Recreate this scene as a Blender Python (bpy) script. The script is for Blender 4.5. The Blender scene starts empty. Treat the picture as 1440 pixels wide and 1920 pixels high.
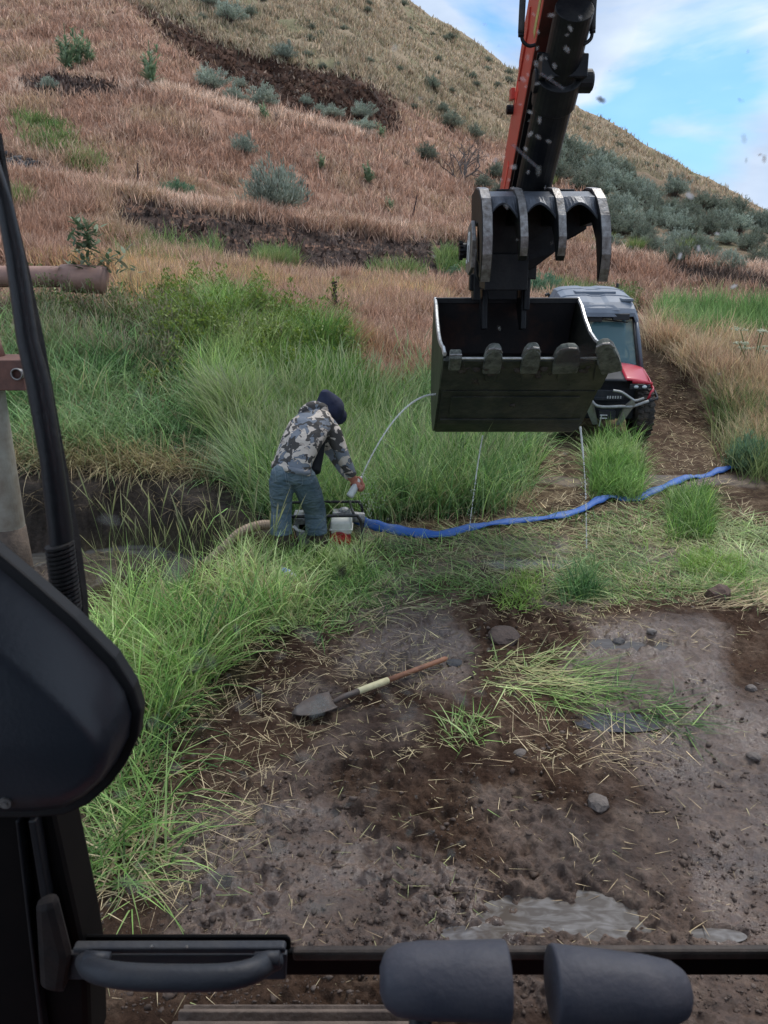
import bpy, bmesh, math, random
import numpy as np
from mathutils import Vector, Matrix
R = math.radians
rng = np.random.default_rng(7)
random.seed(7)
S = bpy.context.scene
COL = S.collection

# ------------------------------------------------------------------ camera
TH = R(18.7); CT, ST = math.cos(TH), math.sin(TH)
F = 1507.0; EYE = 2.6
cam_d = bpy.data.cameras.new("camera"); cam = bpy.data.objects.new("camera", cam_d); COL.objects.link(cam)
cam.location = (0, 0, EYE); cam.rotation_euler = (R(90) - TH, 0, 0)
cam_d.sensor_fit = 'VERTICAL'; cam_d.sensor_height = 24.0; cam_d.lens = 24.0 * F / 1920.0
cam_d.clip_start = 0.05; cam_d.clip_end = 6000
cam_d.dof.use_dof = True; cam_d.dof.focus_distance = 7.0; cam_d.dof.aperture_fstop = cam_d.lens / 2.0
S.camera = cam
# ------------------------------------------------------------------ world, sun, exposure
SUN_EL, SUN_AZ = R(56), R(35)       # azimuth measured from +Y towards +X
w = bpy.data.worlds.new("World"); S.world = w; w.use_nodes = True
nt = w.node_tree; nt.nodes.clear()
def N(nt, t, **k):
    n = nt.nodes.new(t)
    for a, b in k.items(): setattr(n, a, b)
    return n
out = N(nt, 'ShaderNodeOutputWorld'); bg = N(nt, 'ShaderNodeBackground'); bg.inputs[1].default_value = 0.1
sky = N(nt, 'ShaderNodeTexSky', sky_type='NISHITA', sun_disc=False, sun_elevation=SUN_EL, sun_rotation=SUN_AZ)
tc = N(nt, 'ShaderNodeTexCoord'); mp = N(nt, 'ShaderNodeMapping'); mp.inputs['Scale'].default_value = (1, 1, 2.6)
mp.inputs['Location'].default_value = (0.35, 0.1, 0.12)
nz = N(nt, 'ShaderNodeTexNoise'); nz.inputs['Scale'].default_value = 3.6; nz.inputs['Detail'].default_value = 7; nz.inputs['Roughness'].default_value = 0.5
nz.inputs['Distortion'].default_value = 0.35
rp = N(nt, 'ShaderNodeValToRGB'); rp.color_ramp.elements[0].position = 0.43; rp.color_ramp.elements[1].position = 0.57
rp.color_ramp.elements[0].color = (0.28, 0.28, 0.28, 1)
nz2 = N(nt, 'ShaderNodeTexNoise'); nz2.inputs['Scale'].default_value = 5; nz2.inputs['Detail'].default_value = 6
cr = N(nt, 'ShaderNodeValToRGB'); cr.color_ramp.elements[0].color = (2.6, 3.3, 4.5, 1); cr.color_ramp.elements[1].color = (4.9, 5.5, 6.2, 1)
cr.color_ramp.elements[0].position = 0.3; cr.color_ramp.elements[1].position = 0.72
mx = N(nt, 'ShaderNodeMixRGB')
hs = N(nt, 'ShaderNodeHueSaturation'); hs.inputs['Saturation'].default_value = 1.25; hs.inputs['Value'].default_value = 0.85; tn = N(nt, 'ShaderNodeMixRGB', blend_type='MULTIPLY'); tn.inputs[0].default_value = 1; tn.inputs[2].default_value = (.50, .74, 1.04, 1)
L = nt.links.new
L(tc.outputs['Generated'], mp.inputs[0]); L(mp.outputs[0], nz.inputs['Vector']); L(mp.outputs[0], nz2.inputs['Vector'])
vd = N(nt, 'ShaderNodeVectorMath', operation='DOT_PRODUCT'); gd = Vector((.342, 1, .125)).normalized(); vd.inputs[1].default_value = gd
vn_ = N(nt, 'ShaderNodeVectorMath', operation='NORMALIZE'); L(tc.outputs['Generated'], vn_.inputs[0]); L(vn_.outputs[0], vd.inputs[0])
gm = N(nt, 'ShaderNodeMapRange'); gm.inputs[1].default_value = .9935; gm.inputs[2].default_value = .9992; gm.inputs[3].default_value = .10; gm.inputs[4].default_value = -.10; L(vd.outputs['Value'], gm.inputs[0])
ad = N(nt, 'ShaderNodeMath', operation='ADD'); L(nz.outputs[0], ad.inputs[0]); L(gm.outputs[0], ad.inputs[1]); L(ad.outputs[0], rp.inputs[0]); L(nz2.outputs[0], cr.inputs[0]); L(sky.outputs[0], tn.inputs[1]); L(tn.outputs[0], hs.inputs['Color'])
L(rp.outputs[0], mx.inputs[0]); L(hs.outputs[0], mx.inputs[1]); L(cr.outputs[0], mx.inputs[2]); L(mx.outputs[0], bg.inputs[0]); L(bg.outputs[0], out.inputs[0])
sun_d = bpy.data.lights.new("sun", 'SUN'); sun = bpy.data.objects.new("sun", sun_d); COL.objects.link(sun)
sun_d.energy = 1.4; sun_d.angle = R(22); sun_d.color = (1, 0.95, 0.88)
sd = Vector((math.sin(SUN_AZ) * math.cos(SUN_EL), math.cos(SUN_AZ) * math.cos(SUN_EL), math.sin(SUN_EL)))
sun.rotation_euler = sd.to_track_quat('Z', 'Y').to_euler(); sun.location = (0, 0, 20)
S.view_settings.view_transform = 'Standard'; S.view_settings.look = 'None'; S.view_settings.exposure = 0.97; S.view_settings.gamma = 1
S.cycles.max_bounces = 5; S.cycles.diffuse_bounces = 2; S.cycles.glossy_bounces = 2; S.cycles.transmission_bounces = 3; S.cycles.transparent_max_bounces = 24
S.cycles.caustics_reflective = False; S.cycles.caustics_refractive = False

# ------------------------------------------------------------------ projection helpers (photo pixel <-> ray)
def slope(py):
    cy = (960 - np.asarray(py, float)) / F
    return (-ST + cy * CT) / (CT + cy * ST)
def uu(px, py):
    cy = (960 - np.asarray(py, float)) / F
    return (np.asarray(px, float) - 720) / F / (CT + cy * ST)
def P(px, py, Y):
    return Vector((float(uu(px, py)) * Y, Y, EYE + Y * float(slope(py))))
def PG(px, py, z=0.0):
    Y = (z - EYE) / float(slope(py)); return P(px, py, Y)
def project(X, Y, Z):
    zc = Y * CT - (Z - EYE) * ST; yc = Y * ST + (Z - EYE) * CT
    zc = np.maximum(zc, 0.05)
    return 720 + F * X / zc, 960 - F * yc / zc

# ------------------------------------------------------------------ noise
_T = rng.random((256, 256))
def vn(x, y):
    xi = np.floor(x).astype(int); yi = np.floor(y).astype(int); fx = x - xi; fy = y - yi
    fx = fx * fx * (3 - 2 * fx); fy = fy * fy * (3 - 2 * fy)
    a = _T[xi & 255, yi & 255]; b = _T[(xi + 1) & 255, yi & 255]; c = _T[xi & 255, (yi + 1) & 255]; d = _T[(xi + 1) & 255, (yi + 1) & 255]
    return (a * (1 - fx) + b * fx) * (1 - fy) + (c * (1 - fx) + d * fx) * fy
def fbm(x, y, o=4, s=0.0):
    v = 0; a = 0.5; t = 0
    x = np.asarray(x, float) + 17.3 * s; y = np.asarray(y, float) - 9.1 * s
    for i in range(o):
        v = v + a * vn(x, y); t += a; a *= 0.5
        x, y = x * 1.62 + y * 1.18 + 5.2, y * 1.62 - x * 1.18 + 1.7
    return v / t
def sstep(a, b, x):
    t = np.clip((x - a) / (b - a), 0, 1); return t * t * (3 - 2 * t)
def inpoly(px, py, poly):
    r = np.zeros(np.shape(px), bool); n = len(poly)
    for i in range(n):
        x1, y1 = poly[i]; x2, y2 = poly[(i + 1) % n]
        if y1 == y2: continue
        c = ((y1 > py) != (y2 > py)) & (px < (x2 - x1) * (py - y1) / (y2 - y1) + x1)
        r ^= c
    return r

# ------------------------------------------------------------------ terrain height
# feature lines seen in the photograph: (px, py, distance)
FL = [
 [(-900,880,7.9),(0,862,8.3),(400,860,8.6),(520,858,9.4),(650,858,9.9),(850,822,10.9),(1000,800,11.6),(1200,775,12.4),(1300,800,11.6),(1440,830,10.6),(2300,900,9.4)],
 [(-900,640,10.8),(0,600,12),(300,596,12.6),(600,610,13.2),(850,625,14),(1000,610,15),(1150,612,15.2),(1250,640,14.2),(1440,705,12.4),(2300,800,10.5)],
 [(-900,470,16),(0,440,18),(300,462,19),(540,497,20),(850,528,21.5),(1100,540,22),(1250,560,21.5),(1440,585,19.5),(2300,660,16)],
 [(-900,300,19),(0,330,21),(200,352,22),(400,386,23),(600,415,25),(870,442,27.5),(1100,468,26.5),(1250,490,25),(1440,512,23),(2300,580,19)],
 [(-900,296,24),(0,326,26),(200,347,27),(400,382,28),(600,410,29.5),(870,437,31),(1100,455,30),(1250,478,28.5),(1440,500,26.5),(2300,560,22)],
 [(-900,150,35),(0,168,36),(300,166,37),(440,200,38.5),(560,226,40),(720,262,42),(820,300,44),(950,340,45),(1050,345,45),(1200,380,43),(1440,455,38),(2300,520,30)],
 [(-900,110,46),(0,60,48),(240,50,48.5),(330,100,48),(450,168,47),(560,206,46.5),(650,224,46.5),(720,246,47),(900,300,50),(1050,320,51),(1250,380,48),(1440,445,42.5),(2300,500,34)],
 [(-900,20,58),(0,-20,60),(230,-8,60),(300,24,57),(430,90,53),(560,126,51),(680,154,50),(760,215,51),(900,280,55),(1050,287,58),(1250,348,54),(1440,425,48),(2300,480,38)],
 [(-900,-900,130),(0,-560,122),(400,-260,118),(700,-36,115),(760,0,113),(950,118,108),(1060,188,104),(1200,266,98),(1330,341,92),(1440,404,86),(1700,470,80),(2300,520,75)],
]
_fx = np.linspace(-3.0, 3.0, 1201)
FT = []
for k, f in enumerate(FL):
    u = np.array([float(uu(a, b)) for a, b, c in f]); Yk = np.array([c for a, b, c in f], float)
    zk = np.array([EYE + c * float(slope(b)) for a, b, c in f])
    if k == 0: zk = np.clip(zk, -0.1, 0.35)
    yi = np.interp(_fx, u, Yk); zi = np.interp(_fx, u, zk)
    g = np.exp(-np.linspace(-2, 2, 13) ** 2); g /= g.sum()
    yi = np.convolve(np.pad(yi, 6, mode='edge'), g, 'valid'); zi = np.convolve(np.pad(zi, 6, mode='edge'), g, 'valid')
    FT.append((yi, zi))
def base_h(X, Y):
    u = np.clip(X / np.maximum(Y, 3.0), -3, 3)
    i = (u + 3) / 6 * 1200; i0 = np.clip(i.astype(int), 0, 1199); fr = i - i0
    ys = [np.full(X.shape, 6.0)]; zs = [np.zeros(X.shape)]
    for yi, zi in FT:
        ys.append(yi[i0] * (1 - fr) + yi[i0 + 1] * fr); zs.append(zi[i0] * (1 - fr) + zi[i0 + 1] * fr)
    ys.append(ys[-1] + 60); zs.append(zs[-1] - 22); ys.append(ys[-1] + 400); zs.append(np.full(X.shape, -8.0)); ys.append(ys[-1] + 5000); zs.append(np.full(X.shape, -8.0))
    z = np.zeros(X.shape)
    for k in range(len(ys) - 1):
        m = (Y >= ys[k]) & (Y < ys[k + 1])
        t = np.clip((Y - ys[k]) / (ys[k + 1] - ys[k]), 0, 1)
        if k == 0: t = t * t
        z = np.where(m, zs[k] * (1 - t) + zs[k + 1] * t, z)
    return z
PUD = [(1070, 1705, 0.36, 0.13, .045), (1340,1752,.12,.035,.02), (1180, 1205, 0.30, 0.09, .03), (985, 1052, 0.42, 0.14, .035), (1165, 1352, 0.25, 0.09, .02), (905,1745,.16,.05,.03)]
PUDW = []
for px, py, rx, ry, d in PUD:
    p = PG(px, py); PUDW.append((p.x, p.y, rx, ry, d))
def channel(X, Y):
    # creek cut on the left, running towards lower left
    cx = -1.05 - 0.0 * Y
    yc = 7.0 + 0.08 * (X + 3) + 0.16 * np.sin(X * 1.7) + .10 * np.sin(X * 4.3) + (fbm(X / .5, Y * 0 + 3.3, 2, 19) - .5) * .5
    halfw = 0.62 + 0.25 * sstep(-1.6, -3.2, X)
    d = np.abs(Y - yc) / halfw
    a = sstep(-1.25, -1.9, X)
    near = sstep(1.0, 0.55, np.where(Y > yc, d * 0.9, d))
    return a * near
def H(X, Y):
    X = np.asarray(X, float); Y = np.asarray(Y, float)
    z = base_h(X, Y)
    far = sstep(9, 30, Y)
    wx, wy = X, Y
    n1 = fbm(wx / 1.7, wy / 1.7, 3, 1) - .5
    n2 = fbm(wx / .33, wy / .33, 4, 2) - .5
    z = z + n1 * (0.07 + 0.45 * far) + n2 * (0.035 + 0.10 * far)
    z = z + (fbm(wx / 7, wy / 7, 4, 3) - .5) * (1.5 * sstep(40, 80, Y) + .3 * far)
    # rough mud clods near
    nm = sstep(8.5, 5.5, Y) * sstep(0.28, 0.55, fbm(wx / .9, wy / .9, 3, 5))
    rid = 1 - 2 * np.abs(fbm(wx / .11, wy / .13, 3, 4) - .5)
    bil = np.abs(fbm(wx / .075, wy / .075, 3, 14) - .5) * 2
    z = z + nm * ((rid - .75) * 0.075 + (fbm(wx / .05, wy / .05, 3, 6) - .5) * .055 + (.25 - bil) * .035)
    z = z + sstep(9, 6, Y) * (fbm(wx / .06, wy / .05, 3, 15) - .5) * .03
    z = z + sstep(9, 5, Y) * ((fbm(wx / .028, wy / .028, 2, 8) - .5) * .020)
    # scar and cut banks rough
    px, py = project(X, Y, z)
    cutb = (fbm(wx / .8, wy / .8, 3, 9) - .5)
    z = z + np.where((Y > 17) & (Y < 30), cutb * .35, 0)
    # machine ruts on the right
    z = z + np.where((Y > 44) & (Y < 64), (fbm(wx / .9, wy / 1.6, 4, 16) - .5) * .8, 0)
    rut = np.exp(-((X - 0.30 * Y + 0.15) / 0.28) ** 2) * sstep(9.2, 7, Y) * sstep(4.6, 6, Y)
    z = z - .05 * rut
    bars = np.cos(Y * 2 * np.pi / .155 + .6 * np.sin(X * 3)) * sstep(.36, .30, np.abs(X + .12)) * sstep(2.3, 2.8, Y) * sstep(4.2, 3.7, Y) * (.3 + .7 * sstep(.35, .55, fbm(X / .5, Y / .5, 2, 17)))
    z = z + .017 * bars + .014 * np.cos((Y - .35 * X) * 2 * np.pi / .085) * sstep(.5, .35, np.abs(Y - 7.5)) * sstep(3.1, 3.5, X) * sstep(5.2, 4.8, X)
    # creek
    c = channel(X, Y)
    z = z - c * (0.62 + 0.10 * n1) + c * ((rid - .75) * .16 + n2 * .12)
    # mud lump at near-left of the creek and bank steps
    for x0, y0, rx, ry, d in PUDW:
        q = ((X - x0) / rx) ** 2 + ((Y - y0) / ry) ** 2 + (fbm(X / .10, Y / .10, 4, 11) - .5) * 2.6
        k = sstep(1.25, .75, q)
        z = z * (1 - k) + (-d) * k
    # grouser prints
    for (ax, ay) in ((672, 1437), (668, 1462), (664, 1490), (655, 1515)):
        p = PG(ax, ay); z = z + .020 * (sstep(.085, .07, np.abs(X - p.x)) * sstep(.024, .014, np.abs(Y - p.y)))
    return z
# visible-ground table: which distance does the ray through a pixel meet
_gu = np.linspace(-0.9, 0.9, 361); _gy = np.exp(np.linspace(np.log(1.2), np.log(160), 1500))
_GU, _GY = np.meshgrid(_gu, _gy, indexing='ij')
_GH = H(_GU * _GY, _GY); _gs = np.maximum.accumulate((_GH - EYE) / _GY, axis=1) + np.arange(1500) * 1e-9
_sgrid = np.linspace(-2.3, 0.6, 2400)
_GT = np.array([np.interp(_sgrid, _gs[i], _gy) for i in range(361)])
_TOP = _gs[:, -1]
def ground(px, py):
    s = slope(py); u = uu(px, py)
    iu = np.clip((u + .9) / 1.8 * 360, 0, 360); i0 = np.clip(iu.astype(int), 0, 359); f = iu - i0
    js = np.clip((s + 2.3) / 2.9 * 2399, 0, 2398); j0 = js.astype(int); g = js - j0
    y = lambda i: _GT[i, j0] * (1 - g) + _GT[i, j0 + 1] * g
    a, b = y(i0), y(i0 + 1)
    Y = np.where(f < .5, a, b); Y = np.where(np.abs(a - b) < .3, a * (1 - f) + b * f, Y)
    ok = s < np.minimum(_TOP[i0], _TOP[np.minimum(i0 + 1, 360)])
    X = u * Y
    return X, Y, H(X, Y), ok
def G1(px, py):
    X, Y, Z, ok = ground(np.array([float(px)]), np.array([float(py)])); return Vector((X[0], Y[0], Z[0]))

# ------------------------------------------------------------------ properties
def tag(o, label=None, cat=None, group=None, kind=None):
    if label: o['label'] = label
    if cat: o['category'] = cat
    if group: o['group'] = group
    if kind: o['kind'] = kind
    return o
def empty(name, loc, label, cat, group=None, rz=0):
    o = bpy.data.objects.new(name, None); COL.objects.link(o); o.location = loc; o.rotation_euler = (0, 0, rz); o.empty_display_size = .2
    return tag(o, label, cat, group)
# ------------------------------------------------------------------ materials
def mat(name, col, rough=.6, metal=0, col2=None, scale=6, bump=0, bscale=40, lo=.4, hi=.65, coat=0, detail=6, spec=.5):
    m = bpy.data.materials.new(name); m.use_nodes = True; t = m.node_tree; b = t.nodes['Principled BSDF']
    b.inputs['Roughness'].default_value = rough; b.inputs['Metallic'].default_value = metal; b.inputs['Base Color'].default_value = (*col, 1)
    b.inputs['Coat Weight'].default_value = coat; b.inputs['Specular IOR Level'].default_value = spec
    tc = t.nodes.new('ShaderNodeTexCoord')
    if col2 is not None:
        n = N(t, 'ShaderNodeTexNoise'); n.inputs['Scale'].default_value = scale; n.inputs['Detail'].default_value = detail; n.inputs['Roughness'].default_value = .65
        r = N(t, 'ShaderNodeValToRGB'); r.color_ramp.elements[0].position = lo; r.color_ramp.elements[1].position = hi
        r.color_ramp.elements[0].color = (*col, 1); r.color_ramp.elements[1].color = (*col2, 1)
        t.links.new(tc.outputs['Object'], n.inputs['Vector']); t.links.new(n.outputs[0], r.inputs[0]); t.links.new(r.outputs[0], b.inputs['Base Color'])
    if bump:
        n2 = N(t, 'ShaderNodeTexNoise'); n2.inputs['Scale'].default_value = bscale; n2.inputs['Detail'].default_value = 5
        bp = N(t, 'ShaderNodeBump'); bp.inputs['Strength'].default_value = bump; bp.inputs['Distance'].default_value = .01
        t.links.new(tc.outputs['Object'], n2.inputs['Vector']); t.links.new(n2.outputs[0], bp.inputs['Height']); t.links.new(bp.outputs[0], b.inputs['Normal'])
    return m
def veg_mat(name, trans=.35, rough=.55, rnd=.35):
    m = bpy.data.materials.new(name); m.use_nodes = True; t = m.node_tree; b = t.nodes['Principled BSDF']; o = t.nodes['Material Output']
    a = N(t, 'ShaderNodeAttribute', attribute_name='Col'); oi = N(t, 'ShaderNodeObjectInfo')
    mr = N(t, 'ShaderNodeMapRange'); mr.inputs[3].default_value = 1 - rnd / 2; mr.inputs[4].default_value = 1 + rnd / 2
    h = N(t, 'ShaderNodeHueSaturation'); t.links.new(oi.outputs['Random'], mr.inputs[0]); t.links.new(mr.outputs[0], h.inputs['Value']); t.links.new(a.outputs['Color'], h.inputs['Color'])
    tr = N(t, 'ShaderNodeBsdfTranslucent'); ms = N(t, 'ShaderNodeMixShader'); ms.inputs[0].default_value = trans
    b.inputs['Roughness'].default_value = rough; b.inputs['Specular IOR Level'].default_value = .35
    t.links.new(h.outputs[0], b.inputs['Base Color']); t.links.new(h.outputs[0], tr.inputs[0])
    t.links.new(b.outputs[0], ms.inputs[1]); t.links.new(tr.outputs[0], ms.inputs[2]); t.links.new(ms.outputs[0], o.inputs[0])
    return m
# ------------------------------------------------------------------ mesh helpers
def raw_mesh(name, V, Fq, mat_, parent=None, col=None, smooth=False, tris=None, extra=None):
    me = bpy.data.meshes.new(name); nv = len(V); me.vertices.add(nv); me.vertices.foreach_set('co', np.asarray(V, np.float32).ravel())
    Fq = np.asarray(Fq, np.int32).reshape(-1, 4) if Fq is not None and len(Fq) else np.zeros((0, 4), np.int32)
    T = np.asarray(tris, np.int32).reshape(-1, 3) if tris is not None else np.zeros((0, 3), np.int32)
    me.loops.add(Fq.size + T.size); me.loops.foreach_set('vertex_index', np.concatenate([Fq.ravel(), T.ravel()]))
    me.polygons.add(len(Fq) + len(T))
    me.polygons.foreach_set('loop_start', np.concatenate([np.arange(len(Fq)) * 4, Fq.size + np.arange(len(T)) * 3]).astype(np.int32))
    me.update(calc_edges=True)
    if smooth: me.polygons.foreach_set('use_smooth', np.ones(len(me.polygons), bool))
    if col is not None:
        a = me.color_attributes.new('Col', 'FLOAT_COLOR', 'POINT'); c = np.ones((nv, 4), np.float32); c[:, :3] = col; a.data.foreach_set('color', c.ravel())
    if extra:
        for k, v in extra.items():
            a = me.attributes.new(k, 'FLOAT', 'POINT'); a.data.foreach_set('value', np.asarray(v, np.float32))
    me.materials.append(mat_)
    o = bpy.data.objects.new(name, me); COL.objects.link(o)
    if parent: o.parent = parent
    return o
class MB:
    """collects shapes in one bmesh; build() links them as one object. org = world point that becomes the local origin."""
    def __init__(s): s.bm = bmesh.new()
    def poly(s, pts, ext):                       # closed prism: polygon pts extruded by vector ext
        ext = Vector(ext); a = [s.bm.verts.new(Vector(p)) for p in pts]; b = [s.bm.verts.new(Vector(p) + ext) for p in pts]
        n = len(pts); s.bm.faces.new(a); s.bm.faces.new(b[::-1])
        for i in range(n): s.bm.faces.new((a[i], b[i], b[(i + 1) % n], a[(i + 1) % n]))
        return s
    def box(s, lo, hi, M=None):
        x0, y0, z0 = lo; x1, y1, z1 = hi
        v = [Vector(p) for p in ((x0,y0,z0),(x1,y0,z0),(x1,y1,z0),(x0,y1,z0),(x0,y0,z1),(x1,y0,z1),(x1,y1,z1),(x0,y1,z1))]
        if M is not None: v = [M @ p for p in v]
        v = [s.bm.verts.new(p) for p in v]
        for f in ((0,3,2,1),(4,5,6,7),(0,1,5,4),(1,2,6,5),(2,3,7,6),(3,0,4,7)): s.bm.faces.new([v[i] for i in f])
        return s
    def tube(s, pts, rad, seg=12, sy=None, up=None, cap=True):
        pts = [Vector(p) for p in pts]; n = len(pts)
        if not hasattr(rad, '__len__'): rad = [rad] * n
        ry = rad if sy is None else (sy if hasattr(sy, '__len__') else [sy] * n)
        rings = []; pu = Vector(up) if up is not None else None
        for i, p in enumerate(pts):
            t = (pts[min(i + 1, n - 1)] - pts[max(i - 1, 0)]).normalized()
            if pu is None: pu = Vector((0, 0, 1)) if abs(t.z) < .9 else Vector((0, 1, 0))
            side = t.cross(pu)
            if side.length < 1e-4: side = t.cross(Vector((1, 0, 0)))
            side.normalize(); q = side.cross(t).normalized()
            if up is None: pu = q
            rings.append([s.bm.verts.new(p + side * (math.cos(2 * math.pi * k / seg) * rad[i]) + q * (math.sin(2 * math.pi * k / seg) * ry[i])) for k in range(seg)])
        for a, b in zip(rings, rings[1:]):
            for k in range(seg): s.bm.faces.new((a[k], a[(k + 1) % seg], b[(k + 1) % seg], b[k]))
        if cap: s.bm.faces.new(rings[0][::-1]); s.bm.faces.new(rings[-1])
        return s
    def cyl(s, a, b, r, seg=20): return s.tube([a, b], r, seg)
    def ball(s, c, r, sub=2, sc=(1, 1, 1), M=None):
        m = Matrix.Translation(Vector(c)) @ (M if M is not None else Matrix()) @ Matrix.Diagonal((r * sc[0], r * sc[1], r * sc[2], 1))
        bmesh.ops.create_icosphere(s.bm, subdivisions=sub, radius=1, matrix=m); return s
    def grid(s, rows):
        vs = [[s.bm.verts.new(Vector(p)) for p in r] for r in rows]
        for a, b in zip(vs, vs[1:]):
            for k in range(len(a) - 1): s.bm.faces.new((a[k], a[k + 1], b[k + 1], b[k]))
        return s
    def build(s, name, m, parent=None, org=None, smooth=False, bevel=0, solid=0, remesh=0, smo=0, sub=0, bseg=2):
        bmesh.ops.recalc_face_normals(s.bm, faces=s.bm.faces)
        if org is not None: bmesh.ops.translate(s.bm, vec=-Vector(org), verts=s.bm.verts)
        me = bpy.data.meshes.new(name); s.bm.to_mesh(me); s.bm.free(); me.materials.append(m)
        if smooth: me.polygons.foreach_set('use_smooth', np.ones(len(me.polygons), bool))
        o = bpy.data.objects.new(name, me); COL.objects.link(o)
        if parent: o.parent = parent
        if solid: k = o.modifiers.new('s', 'SOLIDIFY'); k.thickness = solid; k.offset = 0
        if remesh: k = o.modifiers.new('r', 'REMESH'); k.mode = 'VOXEL'; k.voxel_size = remesh; k.use_smooth_shade = True
        if smo: k = o.modifiers.new('m', 'SMOOTH'); k.factor = .5; k.iterations = smo
        if bevel: k = o.modifiers.new('b', 'BEVEL'); k.width = bevel; k.segments = bseg; k.limit_method = 'ANGLE'; k.angle_limit = R(35)
        if sub: k = o.modifiers.new('u', 'SUBSURF'); k.levels = sub; k.render_levels = sub
        return o
def smooth_path(pts, n=8):
    """Catmull-Rom through the points"""
    pts = [Vector(p) for p in pts]; q = [pts[0] * 2 - pts[1]] + pts + [pts[-1] * 2 - pts[-2]]; o = []
    for i in range(1, len(q) - 2):
        for k in range(n):
            t = k / n; a, b, c, d = q[i - 1], q[i], q[i + 1], q[i + 2]
            o.append(.5 * ((2 * b) + (c - a) * t + (2 * a - 5 * b + 4 * c - d) * t * t + (3 * b - a - 3 * c + d) * t ** 3))
    o.append(pts[-1]); return o
# ------------------------------------------------------------------ ground sheet
def warp(px, py, X, Y, amp=14):
    k = 1.0
    return px + (fbm(X / .5, Y / .5, 3, 21) - .5) * amp * 2, py + (fbm(X / .5, Y / .5, 3, 22) - .5) * amp
HILL = [(-3000,-3000),(235,-3000),(238,0),(430,88),(560,122),(690,150),(740,190),(900,262),(1050,262),(1250,330),(1440,400),(5000,470),(5000,-3000)]
SCAR = [(180,-500),(240,-2),(300,22),(430,88),(560,122),(690,148),(740,182),(752,215),(742,255),(650,228),(560,212),(450,168),(390,130),(330,92),(262,30),(130,-500)]
SAGE = [(1000,262),(1050,262),(1250,330),(1440,400),(3000,420),(3000,520),(1440,505),(1250,480),(1120,462),(1125,340),(1000,340)]
FACE = [[(225,372),(330,384),(460,408),(600,428),(740,448),(900,452),(900,530),(760,528),(640,528),(480,512),(300,470),(200,415)],
        [(1020,530),(1190,560),(1200,585),(1050,565)],[(1240,495),(1460,520),(1460,560),(1260,530)],[(30,150),(110,138),(230,158),(225,184),(50,178)],
        [(-50,285),(50,300),(110,325),(70,335),(-50,318)],[(610,398),(760,420),(740,432),(610,412)]]
GSLOPE = [(-900,585),(60,560),(200,575),(420,590),(640,640),(660,760),(640,900),(440,870),(0,850),(-900,860)]
BANK = [(-900,800),(60,815),(250,850),(430,850),(500,900),(520,960),(440,1010),(330,1080),(200,1060),(140,1180),(-900,1200)]
MIDG = [(430,800),(640,765),(840,735),(1010,775),(1010,900),(940,960),(640,985),(520,990),(460,940)]
TANR = [(1190,590),(1250,640),(1800,640),(1800,800),(1330,800),(1290,720),(1200,640)]
STRAWR = [(1195,640),(1290,690),(1330,760),(1340,850),(1400,960),(1800,1100),(1800,1180),(1440,1130),(1240,1120),(1000,1090),(860,1050),(700,1110),(620,1060),(700,990),(960,960),(1000,800),(1195,800)]
TRACKR = [(1200,660),(1290,690),(1330,780),(1300,850),(1420,880),(1800,960),(1800,1060),(1380,990),(1230,930),(1195,800)]
ROOTG = [(140,1010),(430,960),(560,1030),(700,1060),(620,1150),(500,1230),(360,1400),(180,1420),(150,1200)]
def softpoly(px, py, poly, r=9):
    v = 0
    for dx, dy in ((0,0),(1,.3),(-1,-.3),(.3,-.7),(-.3,.7),(.6,.6),(-.6,-.6),(.1,1.2),(-.1,-1.2)): v = v + inpoly(px + dx * r, py + dy * r * .8, poly)
    return v / 9.
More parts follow.
